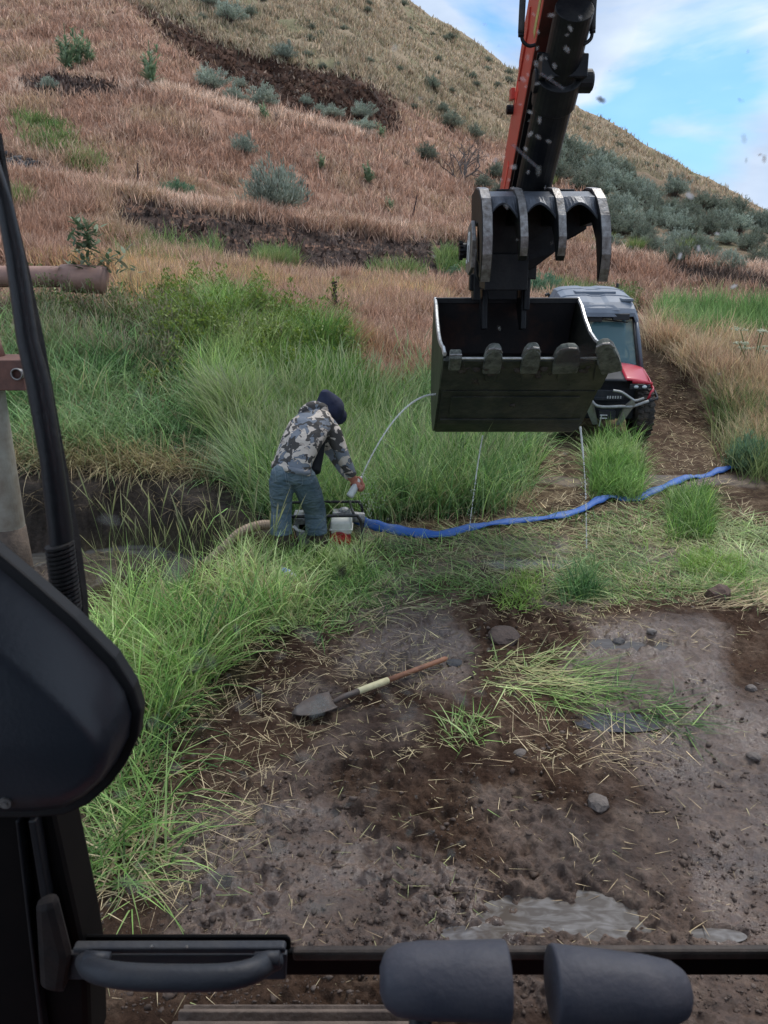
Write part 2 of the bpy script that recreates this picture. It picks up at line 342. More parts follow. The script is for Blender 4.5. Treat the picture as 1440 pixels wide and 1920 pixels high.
def ground_color(X, Y, Z):
    px, py = project(X, Y, Z)
    px = np.where(Y < .4, 700, px); py = np.where(Y < .4, 2500, py)
    wpx, wpy = warp(px, py, X, Y, 16)
    n = fbm(X / .6, Y / .6, 5, 31)[..., None]; n2 = fbm(X / .09, Y / .09, 3, 32)[..., None]; nb = fbm(X / 3.5, Y / 3.5, 4, 33)[..., None]
    def lerp(a, b, t): return np.array(a) * (1 - t) + np.array(b) * t
    pink = lerp((.22,.125,.085), (.34,.21,.15), sstep(.3, .7, n)); pink = lerp(pink, (.17,.10,.07), sstep(.58, .75, nb) * .5 + .3 * sstep(.6, .75, n2))
    hill = lerp((.30,.225,.15), (.24,.185,.12), sstep(.35, .65, n)); hill = lerp(hill, (.15,.16,.08), sstep(.5, .7, nb) * .6)
    scar = lerp((.028,.014,.010), (.065,.032,.021), sstep(.3, .7, n)); scar = lerp(scar, (.13,.085,.06), .5 * sstep(.62, .8, n2))
    rock = lerp((.03,.022,.02), (.09,.06,.048), sstep(.35, .7, n2))
    mud = lerp((.038,.021,.014), (.080,.048,.032), sstep(.3, .7, n)); mud = lerp(mud, (.13,.088,.062), .6 * sstep(.5, .75, n2))
    bank = lerp((.028,.021,.016), (.07,.052,.04), sstep(.3, .7, n2))
    grn = lerp((.022,.026,.012), (.05,.05,.025), n)
    straw = lerp((.06,.042,.028), (.20,.15,.09), sstep(.35, .65, n2))
    c = pink.copy()
    def paint(c, poly, k, warped=True):
        m = softpoly(wpx, wpy, poly)[..., None]
        return c * (1 - m) + k * m
    c = paint(c, HILL, hill); c = paint(c, SAGE, lerp(hill, scar, .35)); c = paint(c, SCAR, scar)
    for f in FACE: m_ = softpoly(wpx, wpy, f, 6)[..., None] * sstep(.66, .86, n + n2); c = c * (1 - m_) + rock * m_
    c = paint(c, GSLOPE, lerp(grn, scar, .35))
    low = (py > 800)[..., None]; c = np.where(low, mud, c); c = paint(c, [(940,610),(1200,600),(1300,700),(1360,900),(960,900)], lerp(mud, straw, .75))
    c = paint(c, BANK, bank); c = paint(c, MIDG, grn); c = paint(c, STRAWR, lerp(mud, straw, .55)); c = paint(c, TRACKR, lerp(mud, straw, .25)); c = paint(c, ROOTG, lerp(mud, grn, .6))
    w3x, w3y = warp(px, py, X, Y, 70)
    # wetness
    wet = sstep(.50, .64, fbm(X / .8, Y / .8, 4, 41)) * .6
    for q in ([(1230,1300),(1800,1300),(1800,1800),(1380,1800),(1290,1600),(1200,1450)], [(560,1480),(900,1640),(1000,1800),(300,1800),(330,1500)], [(850,1010),(1110,1020),(1110,1080),(880,1070)], [(660,1130),(860,1130),(880,1300),(760,1290),(640,1240)], [(1060,1160),(1300,1160),(1420,1380),(1130,1370)]):
        wet = np.maximum(wet, softpoly(w3x, w3y, q, 26) * (.58 + .7 * (fbm(X / .25, Y / .25, 3, 42) - .1)))
    wet = np.where(Y > 9, 0, wet); wet = np.where(inpoly(wpx, wpy, BANK), .30, wet)
    wet = np.clip(wet, 0, 1)[..., None]
    c = np.where(low & (py > 1000)[..., None] | inpoly(px, py, STRAWR)[..., None], c * (1 - wet * .2) + np.array((.14,.10,.08)) * wet * .20, c)
    return np.clip(c, 0, 1), wet[..., 0]
def ground_mat():
    m = bpy.data.materials.new('ground_mat'); m.use_nodes = True; t = m.node_tree; b = t.nodes['Principled BSDF']
    a = N(t, 'ShaderNodeAttribute', attribute_name='Col'); wv = N(t, 'ShaderNodeAttribute', attribute_name='wet'); tc = N(t, 'ShaderNodeTexCoord')
    n = N(t, 'ShaderNodeTexNoise'); n.inputs['Scale'].default_value = 35; n.inputs['Detail'].default_value = 8; n.inputs['Roughness'].default_value = .7
    mr = N(t, 'ShaderNodeMapRange'); mr.inputs[1].default_value = .3; mr.inputs[2].default_value = .7; mr.inputs[3].default_value = .5; mr.inputs[4].default_value = 1.75
    mu = N(t, 'ShaderNodeVectorMath', operation='SCALE'); n.inputs['Scale'].default_value = 28; n.inputs['Roughness'].default_value = .8
    t.links.new(tc.outputs['Object'], n.inputs['Vector']); t.links.new(n.outputs[0], mr.inputs[0]); t.links.new(a.outputs['Color'], mu.inputs[0]); t.links.new(mr.outputs[0], mu.inputs['Scale'])
    t.links.new(mu.outputs[0], b.inputs['Base Color'])
    r = N(t, 'ShaderNodeMapRange'); r.inputs[3].default_value = .9; r.inputs[4].default_value = .20; sp_ = N(t, 'ShaderNodeMapRange'); sp_.inputs[3].default_value = .08; sp_.inputs[4].default_value = .75; t.links.new(wv.outputs['Fac'], sp_.inputs[0]); t.links.new(sp_.outputs[0], b.inputs['Specular IOR Level']); t.links.new(wv.outputs['Fac'], r.inputs[0]); t.links.new(r.outputs[0], b.inputs['Roughness'])
    n2 = N(t, 'ShaderNodeTexNoise'); n2.inputs['Scale'].default_value = 22; n2.inputs['Detail'].default_value = 9; n2.inputs['Roughness'].default_value = .72
    bp = N(t, 'ShaderNodeBump'); bs = N(t, 'ShaderNodeMapRange'); bs.inputs[3].default_value = 1.0; bs.inputs[4].default_value = .45; t.links.new(wv.outputs['Fac'], bs.inputs[0]); t.links.new(bs.outputs[0], bp.inputs['Strength']); bp.inputs['Distance'].default_value = .045
    t.links.new(tc.outputs['Object'], n2.inputs['Vector']); t.links.new(n2.outputs[0], bp.inputs['Height']); t.links.new(bp.outputs[0], b.inputs['Normal'])
    return m
def make_ground():
    yr = np.concatenate([np.linspace(-6, 1.0, 60)[:-1], 1.0 + np.zeros(1), np.exp(np.linspace(np.log(1.0), np.log(9), 800))[1:], np.exp(np.linspace(np.log(9), np.log(165), 520))[1:], np.exp(np.linspace(np.log(165), np.log(5000), 60))[1:]])
    vc = np.concatenate([-np.linspace(3, .52, 60)[:-1] ** 1.0, np.linspace(-.52, .52, 1350), np.linspace(.52, 3, 60)[1:]])
    YY, VV = np.meshgrid(yr, vc, indexing='ij'); XX = VV * (YY + 7.0)
    ZZ = H(XX, YY); ZZ = np.where(YY < .5, np.minimum(ZZ, .05), ZZ)
    c, wet = ground_color(XX, YY, ZZ)
    nr, nc = YY.shape; idx = np.arange(nr * nc).reshape(nr, nc)
    f = np.stack([idx[:-1, :-1], idx[:-1, 1:], idx[1:, 1:], idx[1:, :-1]], -1).reshape(-1, 4)
    o = raw_mesh('ground', np.stack([XX, YY, ZZ], -1).reshape(-1, 3), f, ground_mat(), col=c.reshape(-1, 3), smooth=True, extra={'wet': wet.ravel()})
    tag(o, kind='structure')
make_ground()
# water
def water_mat(name, col, rough, foam=0, fs=(3, 14, 1)):
    m = bpy.data.materials.new(name); m.use_nodes = True; t = m.node_tree; b = t.nodes['Principled BSDF']
    b.inputs['Roughness'].default_value = rough; b.inputs['IOR'].default_value = 1.33; b.inputs['Base Color'].default_value = (*col, 1); b.inputs['Specular IOR Level'].default_value = .8
    tc = N(t, 'ShaderNodeTexCoord'); mp = N(t, 'ShaderNodeMapping'); mp.inputs['Scale'].default_value = fs
    n = N(t, 'ShaderNodeTexNoise'); n.inputs['Scale'].default_value = 2.2; n.inputs['Detail'].default_value = 7; n.inputs['Distortion'].default_value = 1.6
    r = N(t, 'ShaderNodeValToRGB'); r.color_ramp.elements[0].position = .42; r.color_ramp.elements[1].position = .72
    r.color_ramp.elements[0].color = (*col, 1); r.color_ramp.elements[1].color = (*[c + foam * .4 * (1 - c) for c in col], 1)
    t.links.new(tc.outputs['Object'], mp.inputs[0]); t.links.new(mp.outputs[0], n.inputs['Vector']); t.links.new(n.outputs[0], r.inputs[0]); t.links.new(r.outputs[0], b.inputs['Base Color'])
    n2 = N(t, 'ShaderNodeTexNoise'); n2.inputs['Scale'].default_value = 18; n2.inputs['Detail'].default_value = 3
    bp = N(t, 'ShaderNodeBump'); bp.inputs['Strength'].default_value = .07; bp.inputs['Distance'].default_value = .01
    t.links.new(tc.outputs['Object'], n2.inputs['Vector']); t.links.new(n2.outputs[0], bp.inputs['Height']); t.links.new(bp.outputs[0], b.inputs['Normal'])
    return m
wm = water_mat('puddle_water', (.085,.070,.058), .10, .30, (3.5, 9, 1))
wm2 = water_mat('clear_puddle', (.05,.038,.03), .06, .1)
for i, (x0, y0, rx, ry, d) in enumerate(PUDW):
    b = MB(); n = 28
    b.bm.faces.new([b.bm.verts.new((x0 + rx * 1.08 * math.cos(2 * math.pi * k / n), y0 + ry * 1.08 * math.sin(2 * math.pi * k / n), -d + .012)) for k in range(n)])
    tag(b.build('puddle', wm if i in (0, 1, 5, 3) else wm2), kind='structure')
b = MB(); b.grid([[(-14, 5.6, -.40), (-1.2, 5.6, -.40)], [(-14, 8.6, -.40), (-1.2, 8.6, -.40)]])
tag(b.build('creek_water', water_mat('creek_mat', (.075,.07,.062), .12, .18, (1, 3, 1))), kind='structure')

# ------------------------------------------------------------------ grass blades
def blades(base, h, w, az, phi0, phi1, wprof, c0, c1, tw=None, cpow=1.):
    n = len(h); Sg = len(wprof) - 1
    if tw is None: tw = rng.uniform(-1.2, 1.2, n)
    side = np.stack([-np.sin(az + tw), np.cos(az + tw), np.zeros(n)], -1)
    d = np.stack([np.cos(az), np.sin(az), np.zeros(n)], -1)
    pos = base.copy(); V = []; C = []
    for k in range(Sg + 1):
        t = k / Sg
        if k:
            ph = phi0 + phi1 * (t - .5 / Sg); step = (h / Sg)[:, None]
            pos = pos + step * (np.sin(ph)[:, None] * d + np.cos(ph)[:, None] * np.array([0, 0, 1.]))
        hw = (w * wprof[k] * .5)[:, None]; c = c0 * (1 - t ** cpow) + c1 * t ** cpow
        if k == Sg and wprof[k] == 0: V.append(pos[:, None]); C.append(c[:, None])
        else: V.append(np.stack([pos - side * hw, pos + side * hw], 1)); C.append(np.repeat(c[:, None], 2, 1))
    V = np.concatenate(V, 1); C = np.concatenate(C, 1); nv = V.shape[1]
    o = (np.arange(n) * nv)[:, None]
    q = []; tr = []
    for k in range(Sg):
        a = 2 * k
        if k == Sg - 1 and wprof[-1] == 0: tr.append(o + np.array([[a, a + 1, a + 2]]))
        else: q.append(o + np.array([[a, a + 1, a + 3, a + 2]]))
    return V.reshape(-1, 3), C.reshape(-1, 3), (np.concatenate(q) if q else np.zeros((0, 4), int)), (np.concatenate(tr) if tr else np.zeros((0, 3), int))
class Grass:
    def __init__(s): s.V = []; s.C = []; s.Q = []; s.T = []; s.n = 0
    def add(s, V, C, Q, T):
        s.V.append(V); s.C.append(C); s.Q.append(Q + s.n); s.T.append(T + s.n); s.n += len(V)
    def build(s, name, m, parent=None):
        return raw_mesh(name, np.concatenate(s.V), np.concatenate(s.Q), m, parent, col=np.concatenate(s.C), tris=np.concatenate(s.T))
VM = veg_mat('grass_mat', .35, .5, 0); VMD = veg_mat('dry_grass_mat', .25, .7, 0); VS = veg_mat('sage_leaf', .2, .7, .3)
BL = [.9, 1, .8, .45, 0]; BL3 = [.9, 1, .6, 0]; BL2 = [1, .8, 0]; SEED = [.6, .5, .45, .4, .4, .4, .4, .5, 1.9, 1.5, 0]
def pick(cols, n, patch=None):
    c = np.array(cols); k = len(c); r = rng.random(n) * (k - 1) if patch is None else np.clip(patch + rng.normal(0, .22, n), 0, .999) * (k - 1)
    i = r.astype(int); f = (r - i)[:, None]; return c[i] * (1 - f) + c[np.minimum(i + 1, k - 1)] * f * 1.0
def bed(g, poly, n, h, w, cols, tip=None, lean=(0, .5), curve=(.2, 1.2), prof=BL, wmin=.0010, clump=0, cs=.5, thr=.45, azb=None, azs=3.14, seed=1, excl=(), dens=None, tipk=1.25, warp_=12):
    xs = [p[0] for p in poly]; ys = [p[1] for p in poly]
    m = int(n * 1.0); PX = []; PY = []; tot = 0; it = 0
    while tot < n and it < 60:
        it += 1
        a = rng.uniform(max(min(xs), -260), min(max(xs), 1700), n); b_ = rng.uniform(max(min(ys), -130), min(max(ys), 2000), n)
        jx = a + rng.normal(0, warp_, n); jy = b_ + rng.normal(0, warp_ * .5, n)
        k = inpoly(jx, jy, poly)
        for e in excl: k &= ~inpoly(jx, jy, e)
        a, b_ = a[k], b_[k]; X, Y, Z, ok = ground(a, b_)
        c = fbm(X / cs, Y / cs, 3, 50 + seed)
        if clump: ok = ok & (c > thr - clump + rng.random(len(c)) * clump * 1.0)
        ok = ok & ~((channel(X, Y) > .35))
        PX.append(np.stack([X, Y, Z - .01, c], -1)[ok]); tot += int(ok.sum())
    A = np.concatenate(PX)[:n]; n = len(A)
    if n == 0: return
    X, Y, Z, c = A.T
    hh = rng.uniform(h[0], h[1], n) * (.65 + .7 * np.clip((c - .2) / .6, 0, 1))
    ww = np.maximum(rng.uniform(w[0], w[1], n), Y * wmin)
    az = fbm(X / .22, Y / .22, 2, 90 + seed) * 14 + rng.normal(0, 1.5, n) if azb is None else rng.normal(azb, azs, n)
    patch = np.clip((fbm(X / (cs * 2.2), Y / (cs * 2.2), 4, 70 + seed) - .25) / .5, 0, 1)
    c0 = pick(cols, n, patch) * np.exp(rng.normal(0, .28, n))[:, None]
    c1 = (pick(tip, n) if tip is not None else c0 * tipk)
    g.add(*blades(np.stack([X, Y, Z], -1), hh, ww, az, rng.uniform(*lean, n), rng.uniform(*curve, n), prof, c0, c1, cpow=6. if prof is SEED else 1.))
GREEN = [(.05,.12,.03), (.11,.23,.05), (.20,.33,.085), (.30,.41,.14), (.40,.47,.22)]
GREENB = [(.05,.12,.04), (.12,.24,.08), (.19,.30,.125), (.30,.39,.20)]
LIME = [(.2,.34,.07), (.3,.42,.10), (.14,.26,.05)]
PALE = [(.46,.48,.30), (.56,.50,.34), (.38,.42,.24)]
STRAWC = [(.46,.36,.21), (.58,.48,.30), (.32,.23,.14), (.42,.38,.2)]
PINK = [(.35,.21,.145), (.52,.34,.25), (.44,.27,.19), (.22,.135,.095), (.62,.44,.33), (.47,.33,.225), (.40,.285,.18)]
GOLD = [(.60,.38,.20), (.66,.48,.25), (.40,.38,.18), (.52,.32,.20), (.58,.39,.27), (.36,.24,.15)]
g = Grass()       # hillside dry grass
bed(g, HILL, 52000, (.22,.5), (.03,.05), [(.44,.34,.23),(.34,.26,.18),(.54,.43,.30),(.20,.20,.11),(.40,.29,.21),(.50,.40,.28),(.17,.17,.10),(.44,.32,.22)], lean=(0,.8), curve=(0,.8), prof=BL2, wmin=.0011, clump=.25, cs=1.4, thr=.5, seed=1, excl=[SCAR])
SL1 = [(-900,-400),(240,-400),(250,20),(420,140),(560,190),(740,215),(756,196),(900,262),(1010,262),(1010,345),(1130,345),(1120,462),(870,450),(600,428),(400,400),(200,365),(-900,340)]
bed(g, SL1, 78000, (.2,.5), (.02,.03), PINK, lean=(0,.8), curve=(0,1.0), prof=BL2, wmin=.0010, clump=.25, cs=.9, thr=.42, seed=2, excl=[SCAR] + FACE[3:])
SL2 = [(-900,320),(0,332),(200,354),(400,388),(600,418),(870,444),(1100,470),(1250,492),(1440,512),(2300,580),(2300,680),(1440,600),(1230,575),(1000,600),(850,600),(640,600),(400,560),(60,540),(-900,560)]
bed(g, SL2, 95000, (.22,.5), (.012,.02), PINK, lean=(0,.7), curve=(0,1.0), prof=BL3, wmin=.0010, clump=.35, cs=.7, thr=.50, seed=3, excl=FACE[:3] + [[(-100,500),(235,500),(235,600),(-100,600)]])
PX_ = [(-100,500),(235,500),(235,600),(-100,600)]
bed(g, [(40,455),(300,482),(480,520),(640,535),(840,540),(850,600),(620,600),(420,570),(60,545)], 26000, (.22,.42), (.008,.014), GOLD, lean=(0,.5), curve=(.1,1.0), prof=BL3, wmin=.0009, clump=.3, cs=1.1, thr=.45, seed=4, excl=[PX_])
bed(g, [(380,520),(620,530),(850,560),(850,730),(660,740),(520,640),(400,600)], 30000, (.25,.48), (.008,.012), PINK + [(.5,.3,.17)], lean=(0,.6), curve=(.1,1.2), prof=BL3, wmin=.0009, seed=5)
bed(g, [(1205,590),(1290,640),(1440,650),(1800,640),(1800,860),(1400,850),(1370,780),(1320,715),(1225,650)], 27000, (.3,.6), (.008,.012), [(.48,.32,.21),(.58,.44,.28),(.44,.38,.22),(.54,.36,.25),(.34,.22,.15)], lean=(0,.7), curve=(.1,1.2), prof=BL3, wmin=.0009, clump=.2, cs=.6, seed=6)
PP_ = [(.66,.50,.39),(.76,.59,.46),(.56,.40,.30)]
bed(g, [(-200,312),(0,328),(200,350),(400,383),(600,413),(870,439),(870,450),(600,424),(400,395),(200,362),(0,340),(-200,324)], 12000, (.2,.38), (.015,.022), PP_, lean=(0,.7), curve=(0,1), prof=BL3, wmin=.0009, seed=63, warp_=4)
bed(g, [(20,160),(150,156),(300,163),(440,197),(560,222),(720,260),(720,272),(560,236),(440,212),(300,177),(150,170),(20,174)], 3500, (.25,.5), (.02,.03), PP_, lean=(0,.7), curve=(0,1), prof=BL2, wmin=.0009, seed=64, warp_=5, excl=[FACE[3]])
bed(g, [(1100,466),(1250,486),(1440,508),(1800,530),(1800,545),(1440,520),(1250,499),(1100,478)], 4000, (.2,.4), (.015,.022), PP_, lean=(0,.7), curve=(0,1), prof=BL3, wmin=.0009, seed=65, warp_=4)
tag(g.build('dry_grass', VMD), 'dry pinkish brown and straw grass over the hillside and banks', 'dry grass', kind='stuff')
print('dry', g.n)
g = Grass()       # green grass
for p, n, s in (([(20,215),(140,250),(150,300),(60,280)],1500,1), ([(150,290),(200,310),(180,330),(120,320)],600,2), ([(1010,540),(1180,565),(1190,590),(1050,575)],1500,3), ([(20,380),(60,385),(50,400),(10,395)],400,4),
                ([(200,450),(420,470),(420,520),(240,500)],1000,5), ([(700,505),(800,515),(790,535),(690,525)],700,6),([(820,480),(880,485),(880,520),(820,510)],900,7), ([(470,480),(560,490),(560,515),(480,512)],900,8)):
    bed(g, p, n, (.3,.55), (.012,.02), [(.10,.17,.05),(.17,.24,.08),(.25,.27,.12)], prof=BL3, wmin=.001, clump=.3, thr=.45, seed=20 + s)
# green slope behind the creek
bed(g, [(-900,620),(60,600),(200,600),(420,600),(640,650),(660,760),(640,900),(440,870),(0,850),(-900,860)], 18000, (.3,.75), (.008,.013), GREENB + [(.16,.24,.08)], lean=(.1,.9), curve=(.4,1.8), prof=BL, wmin=.0010, clump=.45, cs=.55, thr=.56, seed=8)
bed(g, [(380,590),(640,640),(690,760),(640,900),(440,880),(380,760)], 14000, (.5,.9), (.008,.012), GREEN, lean=(.05,.5), curve=(.3,1.2), seed=9)
bed(g, [(60,590),(420,600),(560,690),(420,720),(60,700)], 1700, (.35,.65), (.0035,.005), [(.16,.2,.09),(.12,.17,.06),(.26,.22,.13)], tip=[(.50,.42,.33),(.48,.44,.3),(.45,.32,.26)], lean=(.0,.4), curve=(.1,.6), prof=SEED, wmin=.0006, seed=10, clump=.3, thr=.5)
# tall stand behind the person, pale seed heads
bed(g, MIDG, 14000, (.35,.8), (.007,.012), GREEN + GREENB, lean=(0,.5), curve=(.2,1.6), seed=11, cs=.4, wmin=.0009, clump=.3, thr=.42)
bed(g, [(430,840),(640,800),(640,900),(560,950),(460,940)], 3500, (.5,.8), (.006,.009), [(.28,.38,.2),(.2,.3,.14),(.38,.44,.27)], lean=(.1,.7), curve=(.3,1.2), seed=61, cs=.4, azb=math.pi, azs=.9)
bed(g, MIDG, 2600, (.6,1.0), (.0035,.005), [(.18,.30,.10),(.22,.32,.12)], wmin=.0006, tip=PALE, lean=(0,.3), curve=(.1,.8), prof=SEED, seed=12, clump=.3, thr=.45)
bed(g, [(430,800),(640,790),(600,900),(470,900)], 3000, (.6,.95), (.0035,.005), [(.2,.26,.12),(.2,.24,.1)], tip=[(.40,.42,.27),(.32,.36,.2)], lean=(.1,.5), curve=(.3,1.0), prof=SEED, wmin=.0006, seed=13, azb=math.pi, azs=.8)
# right: green strip, verge
bed(g, [(1225,585),(1300,600),(1440,605),(1800,620),(1800,680),(1440,640),(1300,638),(1240,620)], 9000, (.45,.8), (.01,.015), [(.12,.22,.07),(.2,.32,.11),(.28,.36,.15)], lean=(0,.35), curve=(.1,.8), prof=BL3, wmin=.0009, seed=14)
bed(g, [(1330,740),(1450,740),(1800,800),(1800,960),(1400,900),(1350,860)], 7000, (.35,.7), (.007,.011), [(.10,.15,.05),(.2,.25,.1),(.35,.32,.17)], lean=(0,.6), curve=(.2,1.2), seed=15)
bed(g, [(1105,830),(1165,838),(1195,870),(1205,935),(1180,945),(1120,930)], 3000, (.15,.46), (.006,.010), GREEN[1:], lean=(0,.8), curve=(.2,1.5), seed=16, wmin=.0009, warp_=22, clump=.3, cs=.3, thr=.45)
bed(g, [(1250,925),(1330,930),(1335,1010),(1270,1015)], 2200, (.12,.36), (.006,.009), LIME + GREEN, lean=(0,.9), curve=(.2,1.5), seed=17, warp_=26, clump=.3, cs=.25, thr=.45)
bed(g, [(1055,1060),(1120,1060),(1115,1135),(1060,1130)], 900, (.12,.32), (.006,.010), GREENB, lean=(.1,1.0), curve=(.2,1.5), seed=18, warp_=26, clump=.3, cs=.2, thr=.45)
for q in ([(1345,1050),(1395,1050),(1395,1090),(1350,1090)], [(1280,1040),(1340,1035),(1340,1075),(1285,1080)], [(960,1080),(1020,1080),(1020,1140),(930,1150)]):
    bed(g, q, 620, (.06,.17), (.005,.008), LIME, lean=(.1,1.1), curve=(.2,1.4), prof=BL3, seed=19, warp_=18, clump=.3, cs=.2, thr=.45)
# flattened green mat across the middle
MATG = [(640,1000),(900,990),(1010,960),(1130,960),(1240,930),(1330,960),(1440,1000),(1700,1060),(1700,1150),(1440,1120),(1280,1120),(1120,1140),(960,1110),(820,1120),(700,1170),(600,1200),(520,1130),(620,1070)]
bed(g, [(640,1000),(900,1000),(1130,980),(1240,960),(1440,1010),(1700,1060),(1700,1150),(1440,1120),(1280,1120),(1120,1140),(960,1110),(820,1120),(700,1150),(620,1070)], 3400, (.2,.45), (.005,.008), GREEN + [(.46,.40,.22)], lean=(1.3,1.58), curve=(-.1,.25), prof=BL3, azb=2.7, azs=.5, seed=62, clump=.3, cs=.4, thr=.5)
bed(g, MATG, 5200, (.12,.34), (.005,.009), GREEN + [(.34,.37,.16),(.46,.40,.22),(.5,.42,.26)], lean=(1.1,1.58), curve=(.1,.5), prof=BL3, seed=20, clump=.3, cs=.35, thr=.45)
bed(g, MATG, 2300, (.06,.16), (.005,.008), GREEN + LIME, lean=(.1,1.1), curve=(.2,1.0), prof=BL3, seed=21, clump=.2, cs=.3, thr=.58)
# foreground stand at left
FG = [(150,1210),(230,1150),(400,1115),(450,1085),(500,1105),(590,1120),(550,1160),(470,1200),(380,1290),(310,1370),(200,1380),(150,1300)]
bed(g, [(180,1400),(330,1340),(330,1480),(300,1640),(150,1690),(100,1560)], 330, (.3,.65), (.007,.012), GREEN, lean=(.3,1.2), curve=(.4,1.5), seed=66, warp_=20)
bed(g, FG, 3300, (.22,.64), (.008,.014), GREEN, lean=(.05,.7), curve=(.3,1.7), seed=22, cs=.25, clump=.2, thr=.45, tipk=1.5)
bed(g, FG, 2200, (.15,.45), (.005,.008), STRAWC, lean=(.1,1.0), curve=(.1,1.2), seed=23)
bed(g, [(420,1000),(560,1040),(640,1075),(700,1060),(720,1100),(600,1170),(480,1200)], 2600, (.12,.28), (.006,.010), GREEN + [(.25,.3,.12)], lean=(.4,1.4), curve=(.3,1.4), seed=24)
bed(g, [(500,1035),(560,1050),(690,1060),(680,1080),(520,1085)], 260, (.2,.34), (.006,.010), GREEN, lean=(.0,.8), curve=(.3,1.4), seed=34)
bed(g, [(150,1480),(280,1430),(330,1540),(280,1680),(150,1640)], 420, (.2,.45), (.006,.010), GREEN + STRAWC, lean=(.9,1.55), curve=(.2,1.0), seed=25, clump=.2)
bed(g, [(340,1000),(560,1040),(540,1120),(360,1200)], 60, (.5,.8), (.005,.007), [(.2,.26,.09)], tip=[(.42,.34,.2),(.45,.4,.25)], lean=(.0,.3), curve=(.1,.6), prof=SEED, seed=26)
bed(g, [(170,1040),(400,1010),(420,1100),(200,1200)], 60, (.5,.85), (.005,.007), [(.2,.26,.09)], tip=[(.42,.34,.2),(.45,.4,.25)], lean=(.0,.3), curve=(.1,.6), prof=SEED, seed=27)
# edge of creek
bed(g, [(-200,830),(200,850),(440,860),(500,930),(440,900),(250,885),(0,870)], 2600, (.3,.6), (.006,.01), GREENB + STRAWC, lean=(.3,1.4), curve=(.3,1.6), azb=-1.6, azs=.9, seed=28)
# pulled swath of grass lying on the mud
SW = [(870,1215),(1040,1225),(1190,1290),(1290,1340),(1300,1380),(1210,1360),(1080,1330),(960,1315),(880,1290)]
bed(g, SW, 620, (.15,.42), (.006,.010), GREEN + [(.42,.42,.2),(.5,.44,.24)], lean=(1.25,1.55), curve=(-.1,.25), prof=BL3, azb=-.5, azs=.8, seed=29, clump=.15, cs=.3)
bed(g, SW, 260, (.06,.18), (.006,.010), GREEN, lean=(.7,1.5), curve=(.3,1), prof=BL3, azb=-.7, azs=1, seed=30)
bed(g, [(830,1340),(910,1345),(910,1400),(840,1400)], 130, (.08,.17), (.006,.009), GREEN, lean=(.6,1.5), curve=(.2,.8), prof=BL3, seed=31, warp_=8)
bed(g, [(1380,960),(1500,1020),(1500,1140),(1330,1110),(1300,1060)], 2600, (.15,.35), (.006,.009), GREEN, lean=(1.0,1.55), curve=(.1,.4), prof=BL3, seed=32)
bed(g, MIDG, 2600, (.3,.75), (.005,.008), STRAWC + [(.3,.36,.18)], lean=(.1,1.1), curve=(.2,1.8), seed=83, cs=.3)
bed(g, GSLOPE, 2600, (.3,.6), (.006,.009), STRAWC + [(.3,.22,.16)], lean=(.1,1.0), curve=(.2,1.5), seed=84, clump=.4, cs=.5, thr=.5)
bed(g, FG, 300, (.3,.6), (.006,.009), [(.10,.16,.05),(.14,.22,.07)], lean=(.3,1.2), curve=(.6,2.2), seed=85)
bed(g, MIDG, 2600, (.5,.95), (.010,.016), [(.16,.30,.08),(.24,.40,.12),(.10,.20,.06)], lean=(.1,.6), curve=(.5,2.2), seed=80, cs=.3)
bed(g, GSLOPE, 2600, (.4,.8), (.010,.018), [(.16,.30,.10),(.22,.36,.14)], lean=(.2,.8), curve=(.6,2.2), seed=81, cs=.4, clump=.3, thr=.5)
bed(g, [(620,1000),(760,1010),(760,1110),(600,1130)], 700, (.08,.2), (.005,.008), GREEN, lean=(.3,1.4), curve=(.3,1.4), seed=82, cs=.3)
bed(g, [(600,1045),(690,1050),(690,1085),(600,1085)], 260, (.2,.36), (.006,.010), GREEN, lean=(.0,.8), curve=(.3,1.4), seed=86)
tag(g.build('green_grass', VM), 'green grass standing tall around the creek and flattened on the mud', 'grass', kind='stuff')
print('green', g.n)
g = Grass()       # cut straw and litter lying on the mud
bed(g, STRAWR, 15000, (.06,.22), (.004,.007), STRAWC, lean=(1.25,1.6), curve=(-.1,.15), prof=BL2, seed=40, clump=.2)
bed(g, [(540,1080),(1440,1080),(1440,1200),(1000,1240),(880,1400),(640,1420),(480,1300)], 3400, (.05,.2), (.003,.006), STRAWC, lean=(1.3,1.6), curve=(-.1,.1), prof=BL2, seed=41, clump=.3, cs=.4, thr=.55)
bed(g, [(150,1300),(520,1180),(600,1300),(560,1500),(350,1700),(150,1700)], 1700, (.06,.25), (.003,.006), STRAWC, lean=(1.2,1.6), curve=(-.1,.2), prof=BL2, seed=42, clump=.3, cs=.4, thr=.5)
bed(g, [(160,1400),(1440,1150),(1440,1760),(160,1900)], 1500, (.03,.14), (.003,.005), STRAWC + [(.2,.3,.1)], lean=(1.3,1.6), curve=(-.1,.1), prof=BL2, seed=43)
bed(g, [(1280,1110),(1500,1080),(1500,1150),(1300,1140)], 500, (.3,.6), (.004,.006), STRAWC, lean=(1.25,1.55), curve=(-.1,.2), prof=BL3, azb=.2, azs=.3, seed=44)
bed(g, [(930,890),(1000,890),(985,950),(935,950)], 600, (.15,.3), (.004,.007), STRAWC, lean=(.6,1.5), curve=(.1,.5), prof=BL3, seed=45)
bed(g, [(960,1330),(1300,1380),(1200,1440),(900,1420)], 350, (.05,.25), (.003,.006), STRAWC, lean=(1.3,1.6), curve=(-.1,.1), prof=BL2, seed=46)
bed(g, BANK, 1600, (.1,.3), (.004,.006), [(.12,.09,.05),(.2,.16,.09)], lean=(.9,1.8), curve=(.0,.9), azb=-1.6, azs=1, prof=BL3, seed=47)
tag(g.build('straw_litter', VMD), 'cut straw and grass litter strewn over the mud', 'straw', kind='stuff')
